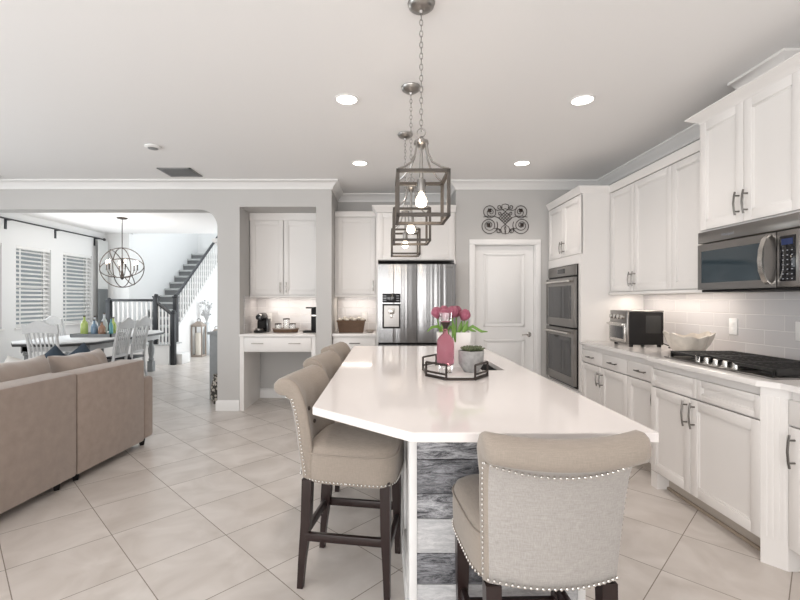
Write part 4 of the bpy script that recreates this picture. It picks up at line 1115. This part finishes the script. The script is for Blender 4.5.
for i, a in enumerate(tl):
    t = tulip(*a)
    bx, by, hx, hy, hz, tilt = a
    if i in (0, 3, 4, 5):
        sg = {0: -1, 3: 1, 4: 1.4, 5: -.6}[i]
        lm = leaf_mesh([(bx, by-.01, TOP+.17), (bx+sg*.02, by-.02, TOP+.225), (bx+sg*.05, by-.03, TOP+.25), (bx+sg*.085, by-.04, TOP+.245-.006*i), (bx+sg*.11, by-.04, TOP+.22)], .010).build('leaf', M['leaf'], t)
        lm.modifiers.new('thickness', 'SOLIDIFY').thickness = .001
        lm = leaf_mesh([(bx, by-.03, TOP+.16), (bx+sg*.012, by-.035, TOP+.22), (bx+sg*.022, by-.04, TOP+.25), (bx+sg*.028, by-.04, TOP+.28)], .012).build('leaf', M['leaf'], t)
        lm.modifiers.new('thickness', 'SOLIDIFY').thickness = .001
pp = thing('potted_succulent', 'concrete pot of dark green succulents on the island tray', 'potted plant', (.463, 2.36, TOP+.0145))
mb = MB(); mb.rings([[(r*(1+.03*((i % 2)*2-1)*(k < 2))*math.cos(2*PI*i/10), r*(1+.03*((i % 2)*2-1)*(k < 2))*math.sin(2*PI*i/10), z) for i in range(10)] for k, (r, z) in enumerate(((.036, 0), (.066, .045), (.070, .115), (.062, .115), (.060, .097), (.002, .095)))], smooth=False)
mb.build('pot', M['pot'], pp, world=False)
for k in range(9):
    a = k*2.4; r = .046*math.sqrt(k/9); cx, cy = r*math.cos(a), r*math.sin(a)
    mb = MB()
    for j in range(9):
        b = j*2.4; tl_ = .027-.001*j; el = .35+.10*j
        d = Vector((math.cos(b)*math.cos(el), math.sin(b)*math.cos(el), math.sin(el)))
        o_ = Vector((cx, cy, .114))
        mb.tube([o_, o_+d*tl_*.6, o_+d*tl_*1.2, o_+d*tl_*1.5], [.003, .0065, .005, .0008], 6)
    mb.build('rosette', M['succ'], pp, world=False)

# ------------------------------------------------------------------ sofa
sf = thing('sofa', 'beige velvet sofa with its back to the kitchen', 'sofa', (-2.14, 3.92, 0), -math.radians(4.2))
MB().box(-.22, 0, -.772, 0, .065, .79, .018).build('back_frame', M['sofa'], sf, world=False)
MB().box(-.22, 0, -2.5, -.780, .065, .80, .018).build('back_frame', M['sofa'], sf, world=False)
MB().box(-1.05, -.02, 0.004, .17, .065, .62, .03).build('armrest', M['sofa'], sf, world=False)
MB().box(-.95, -.20, -2.5, -.003, .07, .30, .015).build('seat_base', M['sofa'], sf, world=False)
MB().box(-1.75, -.95, -.95, .165, .07, .30, .015).build('chaise_base', M['sofa'], sf, world=False)
for y0, y1 in ((-.79, -.01), (-1.60, -.80), (-2.48, -1.61)): MB().box(-.96, -.22, y0, y1, .30, .46, .04).build('seat_cushion', M['cushion'], sf, world=False)
MB().box(-1.74, -.97, -.94, .16, .30, .46, .04).build('seat_cushion', M['cushion'], sf, world=False)
for yc, wd, zc, h in ((-.29, .55, .66, .46), (-1.0, .82, .655, .50), (-1.86, .84, .655, .50)):
    mtx = Matrix.Translation((-.37, yc, zc)) @ Matrix.Rotation(-.20, 4, 'Y') @ Matrix.Rotation(PI/2, 4, 'Z')
    MB().pillow(wd, h, .30, m=mtx, p=3, n=22, wr=.012).build('back_cushion', M['cushion'], sf, world=False)
for x, y in ((-.08, .08), (-.08, -.70), (-.08, -.87), (-.95, .08), (-.08, -2.4), (-1.65, -.85), (-1.65, .08)):
    MB().lathe([(.022, 0), (.034, .066)], (x, y, 0), 4).build('leg', M['black'], sf, world=False)
def cushion(name, loc, rot, w_, h_, t_, m, lb):
    o = MB().pillow(w_, h_, t_).build(name, m, None, world=False); o.location = loc; o.rotation_euler = rot
    return tag(o, lb, 'cushion')
cushion('throw_pillow', (-2.80, 3.70, .705), (-.42, math.radians(44), .1), .345, .345, .14, M['navy'], 'navy throw pillow on the sofa, nearer the white fluffy pillow')
cushion('throw_pillow', (-2.64, 3.79, .715), (-.40, math.radians(47), -.05), .345, .345, .14, M['navy'], 'navy throw pillow on the sofa, nearer the dining chairs')
cushion('throw_pillow', (-3.10, 3.74, .65), (-.45, .25, .2), .36, .34, .16, M['fur'], 'white fluffy throw pillow at the photo edge beside the navy pillows')

# ------------------------------------------------------------------ dining room
TZ = .755
dt = thing('dining_table', 'white dining table with dark edge and turned legs, under the orb chandelier', 'dining table', (-4.5, 7.0, 0))
tpoly = [(-5.1, 6.0), (-4.85, 5.72), (-4.2, 5.72), (-3.95, 6.0), (-3.95, 7.85), (-4.22, 8.25), (-4.85, 8.25), (-5.1, 7.9)]
MB().prism(tpoly, TZ-.012, TZ, 'z', .003).build('tabletop', M['white_wood'], dt)
MB().prism([(x*1.0+(.0), y) for x, y in tpoly], TZ-.045, TZ-.0125, 'z', .004).build('table_edge', M['dark_top'], dt)
MB().prism([(-4.95, 6.0), (-4.1, 6.0), (-4.1, 8.0), (-4.95, 8.0)], TZ-.14, TZ-.046, 'z').build('apron', M['white_wood'], dt)
for x, y in ((-4.92, 6.05), (-4.14, 6.05), (-4.92, 8.05), (-4.33, 8.15)):
    MB().box(x-.05, x+.05, y-.05, y+.05, TZ-.16, TZ-.046, .005).lathe([(.045, TZ-.16), (.05, TZ-.19), (.032, TZ-.21), (.036, TZ-.25), (.055, TZ-.34), (.050, TZ-.42), (.034, TZ-.50), (.050, TZ-.53), (.034, TZ-.56)], (x, y, 0), 16).box(x-.05, x+.05, y-.05, y+.05, 0, TZ-.56, .006).build('leg', M['grey_leg'], dt)

def make_chair(label):
    t = thing('dining_chair', label, 'chair', (0, 0, 0), 0, 'white dining chairs')
    MB().box(-.22, .22, -.20, .22, .43, .465, .012).build('seat', M['black_wood'], t, world=False, label='dark seat')
    for sx in (-1, 1):
        MB().lathe([(.018, 0), (.022, .10), (.016, .14), (.024, .25), (.016, .36), (.024, .43)], (sx*.19, .19, 0), 12).build('leg', M['white_wood'], t, world=False)
        MB().tube([(sx*.19, -.26, 0), (sx*.19, -.20, .25), (sx*.185, -.185, .45), (sx*.19, -.22, .75), (sx*.205, -.28, 1.04)], [.02, .021, .022, .02, .016], 8).build('leg', M['white_wood'], t, world=False)
    # crest rail with a raised wavy top
    mb = MB(); R = []
    for i in range(17):
        tt = -1+2*i/16; x = tt*.235; z1 = 1.055+.035*math.cos(PI*tt)*(1 if abs(tt) < .8 else .6)+.01; z0 = .93+.02*math.cos(PI*tt/2)
        yb = -.292+.025*tt*tt
        R.append([(x, yb-.012, z0+0), (x, yb+.012, z0), (x, yb-.008, z1), (x, yb-.030, z1)])
    mb.rings(R).build('crest_rail', M['white_wood'], t, world=False)
    MB().box(-.19, .19, -.205, -.18, .52, .56, .006).build('lower_rail', M['white_wood'], t, world=False)
    for k in range(6):
        x = -.135+k*.054
        MB().tube([(x*.9, -.193, .54), (x, -.215, .72), (x*1.12, -.275, .95)], [.010, .0105, .010], 6).build('slat', M['white_wood'], t, world=False)
    for sx in (-1, 1): MB().tube([(sx*.19, .19, .20), (sx*.19, -.21, .20)], .011, 8).build('stretcher', M['white_wood'], t, world=False)
    return t
c0 = make_chair('white slat-back dining chair at the near table end, beyond the sofa pillows')
c0.location = (-4.24, 5.66, 0); c0.rotation_euler.z = .08
dup(c0, (-3.98, 6.28, 0), PI/2+.04, 'white slat-back dining chair on the table side facing windows, nearer the sofa corner')
dup(c0, (-4.04, 6.86, 0), PI/2-.03, 'white slat-back dining chair on the table side facing windows, nearer the staircase')
c0.scale = (.88, 1, .97)
for ch_ in [o for o in bpy.data.objects if o.name.startswith('dining_chair.')]: ch_.scale = (.88, 1, .97)
dup(c0, (-5.10, 7.15, 0), -PI/2, 'white slat-back dining chair between the table and the windows')

ty = thing('serving_tray', 'grey wooden tray carrying bottles on the dining table', 'tray', (-4.45, 6.85, TZ+.001))
mb = MB().box(-4.76, -4.16, 6.68, 7.0, TZ+.001, TZ+.015)
mb.build('tray_base', M['grey_leg'], ty)
mb = MB().box(-4.77, -4.15, 6.66, 6.68, TZ+.001, TZ+.05).box(-4.77, -4.15, 7.0, 7.02, TZ+.001, TZ+.05).box(-4.77, -4.755, 6.66, 7.02, TZ+.001, TZ+.05).box(-4.165, -4.15, 6.66, 7.02, TZ+.001, TZ+.05); mb.build('tray_rim', M['grey_leg'], ty)
def bottle(x, y, h, r, m, lb):
    t = thing('bottle', lb, 'bottle', (x, y, TZ+.016), 0, 'bottles on the dining table tray')
    MB().lathe([(r*.9, 0), (r, .01), (r, h*.55), (r*.75, h*.66), (r*.32, h*.76), (r*.30, h*.93)], n=16).build('bottle_body', m, t, world=False)
    MB().lathe([(r*.36, h*.93), (r*.36, h), (r*.1, h)], n=12).build('cap', M['button'], t, world=False)
bottle(-4.66, 6.82, .31, .052, M['green_liq'], 'yellow-green bottle at the window end of the dining tray')
bottle(-4.55, 6.90, .30, .045, M['clear_liq'], 'pale clear bottle between green and blue ones on dining tray')
bottle(-4.48, 6.78, .25, .048, M['blue_liq'], 'blue bottle on the dining tray')
bottle(-4.39, 6.88, .35, .045, M['clear_liq'], 'tall pale bottle in the middle of the dining tray')
bottle(-4.35, 6.76, .22, .052, M['amber_liq'], 'squat amber bottle on the dining tray')
bottle(-4.26, 6.90, .28, .045, M['green_liq'], 'yellow-green bottle at the chair end of the dining tray')
bottle(-4.21, 6.76, .28, .030, M['teal_liq'], 'slim teal bottle beside the dining chair backs')

# orb chandelier
cd = thing('orb_chandelier', 'dark metal orb chandelier over the dining table', 'chandelier', (-4.54, 7.6, CEIL))
MB().lathe([(.085, 0), (.085, -.012), (.07, -.022), (.012, -.028)], n=24).build('canopy', M['dark_metal'], cd, world=False)
MB().tube([(0, 0, -.028), (0, 0, -.70)], .007, 8).build('stem', M['dark_metal'], cd, world=False)
OC = Vector((0, 0, -.86))
for ax, rr in ((Euler((PI/2, 0, .3)), .34), (Euler((PI/2, 0, 1.7)), .335), (Euler((.55, .2, 0)), .33), (Euler((-.6, .9, 0)), .345)):
    mt = ax.to_matrix()
    MB().tube([OC+mt @ Vector((rr*math.cos(2*PI*i/48), rr*math.sin(2*PI*i/48), 0)) for i in range(48)], .008, 6, closed=True).build('orb_ring', M['dark_metal'], cd, world=False)
MB().lathe([(.012, -.70), (.02, -.78), (.012, -.90), (.03, -1.0), (.035, -1.03), (.02, -1.06), (.004, -1.07)], n=14).build('column', M['dark_metal'], cd, world=False)
for k in range(6):
    a = 2*PI*k/6+.2; c, s = math.cos(a), math.sin(a)
    am = MB().tube([(0, 0, -1.03), (c*.10, s*.10, -1.03), (c*.20, s*.20, -.98), (c*.24, s*.24, -.90)], .006, 6).build('arm', M['dark_metal'], cd, world=False)
    MB().lathe([(.018, -.90), (.018, -.895), (.010, -.89), (.010, -.80), (.004, -.80)], (c*.24, s*.24, 0), 10).build('candle_sleeve', M['dark_metal'], am, world=False)
    MB().lathe([(.007, -.80), (.016, -.775), (.013, -.755), (.003, -.73)], (c*.24, s*.24, 0), 10).build('bulb', M['bulb'], am, world=False)
l = bpy.data.lights.new('chandelier_glow', 'POINT'); l.energy = 25; l.color = (1, .93, .85); l.shadow_soft_size = .25
o = bpy.data.objects.new('chandelier_glow', l); COL.objects.link(o); o.location = (-4.54, 7.6, CEIL-.77)

# staircase
sr = thing('staircase', 'carpeted staircase with white balusters, black newels and handrail beyond the dining table', 'staircase', (-4.9, 9.4, 0))
LZ, RS, RN, SY = .42, .17, .25, 9.42
MB().box(-5.70, -4.37, 8.92, 9.41, 0, LZ-.02).box(-5.47, -4.37, 9.41, SY+.02, 0, LZ-.02).build('landing', M['trim'], sr)
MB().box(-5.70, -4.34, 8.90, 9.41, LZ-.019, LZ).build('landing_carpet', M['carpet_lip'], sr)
MB().box(-4.368, -4.16, 9.02, 9.41, 0, .21, .01).build('step', M['trim'], sr)
prof = []
for k in range(13):
    y = SY+k*RN; z = LZ+(k+1)*RS
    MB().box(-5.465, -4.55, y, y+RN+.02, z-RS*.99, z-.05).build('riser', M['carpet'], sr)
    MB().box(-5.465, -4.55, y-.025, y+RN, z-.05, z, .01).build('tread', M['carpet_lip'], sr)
sp = [(SY, 0), (SY, LZ+RS+.08)]
sp = [(SY-.02, 0), (SY-.02, LZ+.20), (SY+13*RN, LZ+13*RS+.20), (SY+13*RN, 0)]
MB().prism(sp, -4.55, -4.50, 'x').build('stringer', M['trim'], sr)
def newel(x, y, z0, z1, m):
    MB().box(x-.045, x+.045, y-.045, y+.045, z0, z1-.05, .006).box(x-.058, x+.058, y-.058, y+.058, z1-.05, z1-.02, .006).ball((x, y, z1-.01), .045, sz=.8, u=12, v=8).build('newel_post', m, sr)
newel(-4.66, 8.96, LZ, 1.42, M['black_wood']); newel(-4.31, 8.96, 0, 1.09, M['black_wood']); newel(-4.49, 9.44, LZ, 1.42, M['black_wood']); newel(-5.62, 8.96, LZ, 1.34, M['black_wood'])
MB().box(-5.6, -4.70, 8.925, 8.995, 1.29, 1.34, .01).build('guard_rail', M['black_wood'], sr)
MB().tube([(-4.66, 8.96, 1.28), (-4.32, 8.96, 1.02)], .035, 8).build('handrail', M['black_wood'], sr)
MB().tube([(-4.525, SY+.02, 1.34), (-4.525, SY+12.5*RN, 1.34+12.5*RS)], .033, 8).build('handrail', M['black_wood'], sr)
for k in range(9):
    x = -5.52+k*.095; MB().box(x-.014, x+.014, 8.946, 8.974, LZ, 1.292).build('baluster', M['trim'], sr)
for k in range(4):
    x = -4.60+k*.07; zt_ = 1.28+(-4.66-x)*.765; MB().box(x-.013, x+.013, 8.947, 8.973, LZ, zt_-.02).build('baluster', M['trim'], sr)
for k in range(26):
    y = SY+.07+k*.122; z = LZ+.20+(y-SY)*RS/RN; MB().box(-4.539, -4.511, y-.014, y+.014, z-.01, z+.73).build('baluster', M['trim'], sr)

# lanterns, flowers, console and woven vase beyond the arch
def lantern(x, y, h, w_, lb):
    t = thing('candle_lantern', lb, 'lantern', (x, y, 0), 0, 'floor lanterns by the staircase')
    mb = MB(); r = w_/2
    mb.box(x-r, x+r, y-r, y+r, 0, .04, .004).box(x-r, x+r, y-r, y+r, h-.06, h-.02, .004)
    for sx in (-1, 1):
        for sy in (-1, 1): mb.box(x+sx*(r-.015)-.013, x+sx*(r-.015)+.013, y+sy*(r-.015)-.013, y+sy*(r-.015)+.013, .04, h-.06)
    mb.build('lantern_frame', M['greywood'], t)
    MB().rings([[(x-r*.9, y-r*.9, h-.02), (x+r*.9, y-r*.9, h-.02), (x+r*.9, y+r*.9, h-.02), (x-r*.9, y+r*.9, h-.02)], [(x-r*.3, y-r*.3, h+.06), (x+r*.3, y-r*.3, h+.06), (x+r*.3, y+r*.3, h+.06), (x-r*.3, y+r*.3, h+.06)]], smooth=False).build('lantern_roof', M['greywood'], t)
    MB().tube([(x+.04*math.cos(2*PI*i/14), y, h+.085+.04*math.sin(2*PI*i/14)) for i in range(14)], .006, 6, closed=True).build('ring', M['dark_metal'], t)
    MB().lathe([(.075, .041), (.075, h*.72), (.06, h*.73)], (x, y, 0), 16).build('candle', M['candle'], t)
lantern(-4.36, 10.30, .76, .26, 'tall wooden lantern with a pillar candle at the foot of the stair wall')
lantern(-4.12, 10.75, .55, .22, 'shorter wooden lantern behind the tall one near the console')
fv = thing('flower_vase', 'pale vase with dried white flowers behind the lanterns', 'vase', (-4.30, 10.62, 0))
MB().lathe([(.08, .001), (.11, .05), (.12, .3), (.08, .62), (.05, .72), (.06, .78), (.04, .78)], (-4.30, 10.62, 0), 18).build('vase_body', M['clear_liq'], fv)
fl = MB()
for k in range(26):
    a = random.uniform(0, 2*PI); r = random.uniform(.03, .16); z = random.uniform(.95, 1.32)
    p = Vector((-4.30+r*math.cos(a), 10.62+r*math.sin(a), z)); fl.tube([(-4.30, 10.62, .75), ((-4.30+p.x)/2, (10.62+p.y)/2, z*.5+.42), p], .005, 4); fl.ball(p, random.uniform(.022, .04), u=7, v=5)
tag(fl.build('dried_flowers', M['white_wood']), 'spray of dried white flowers rising from the vase by the lanterns', 'flowers')['kind'] = 'stuff'
cs = thing('console_cabinet', 'narrow grey wood console against the wall just past the arch', 'console', (-2.13, 6.1, 0))
MB().box(-2.33, -2.02, 5.84, 6.6, .0, .86, .004).build('body', M['grey_leg'], cs)
MB().box(-2.36, -2.01, 5.83, 6.63, .861, .895, .005).build('top', M['grey_leg'], cs)
MB().box(-2.345, -2.33, 5.88, 6.22, .06, .83, .003).build('door', M['grey_leg'], cs); MB().box(-2.345, -2.33, 6.24, 6.56, .06, .83, .003).build('door', M['grey_leg'], cs)
wv = MB().lathe([(.06, .001), (.08, .03), (.10, .12), (.095, .22), (.07, .30), (.06, .34), (.07, .37), (.06, .37), (.05, .33)], (-2.125, 5.62, 0), 22).build('woven_vase', M['pattern'])
tag(wv, 'patterned floor vase standing at the foot of the console', 'vase')
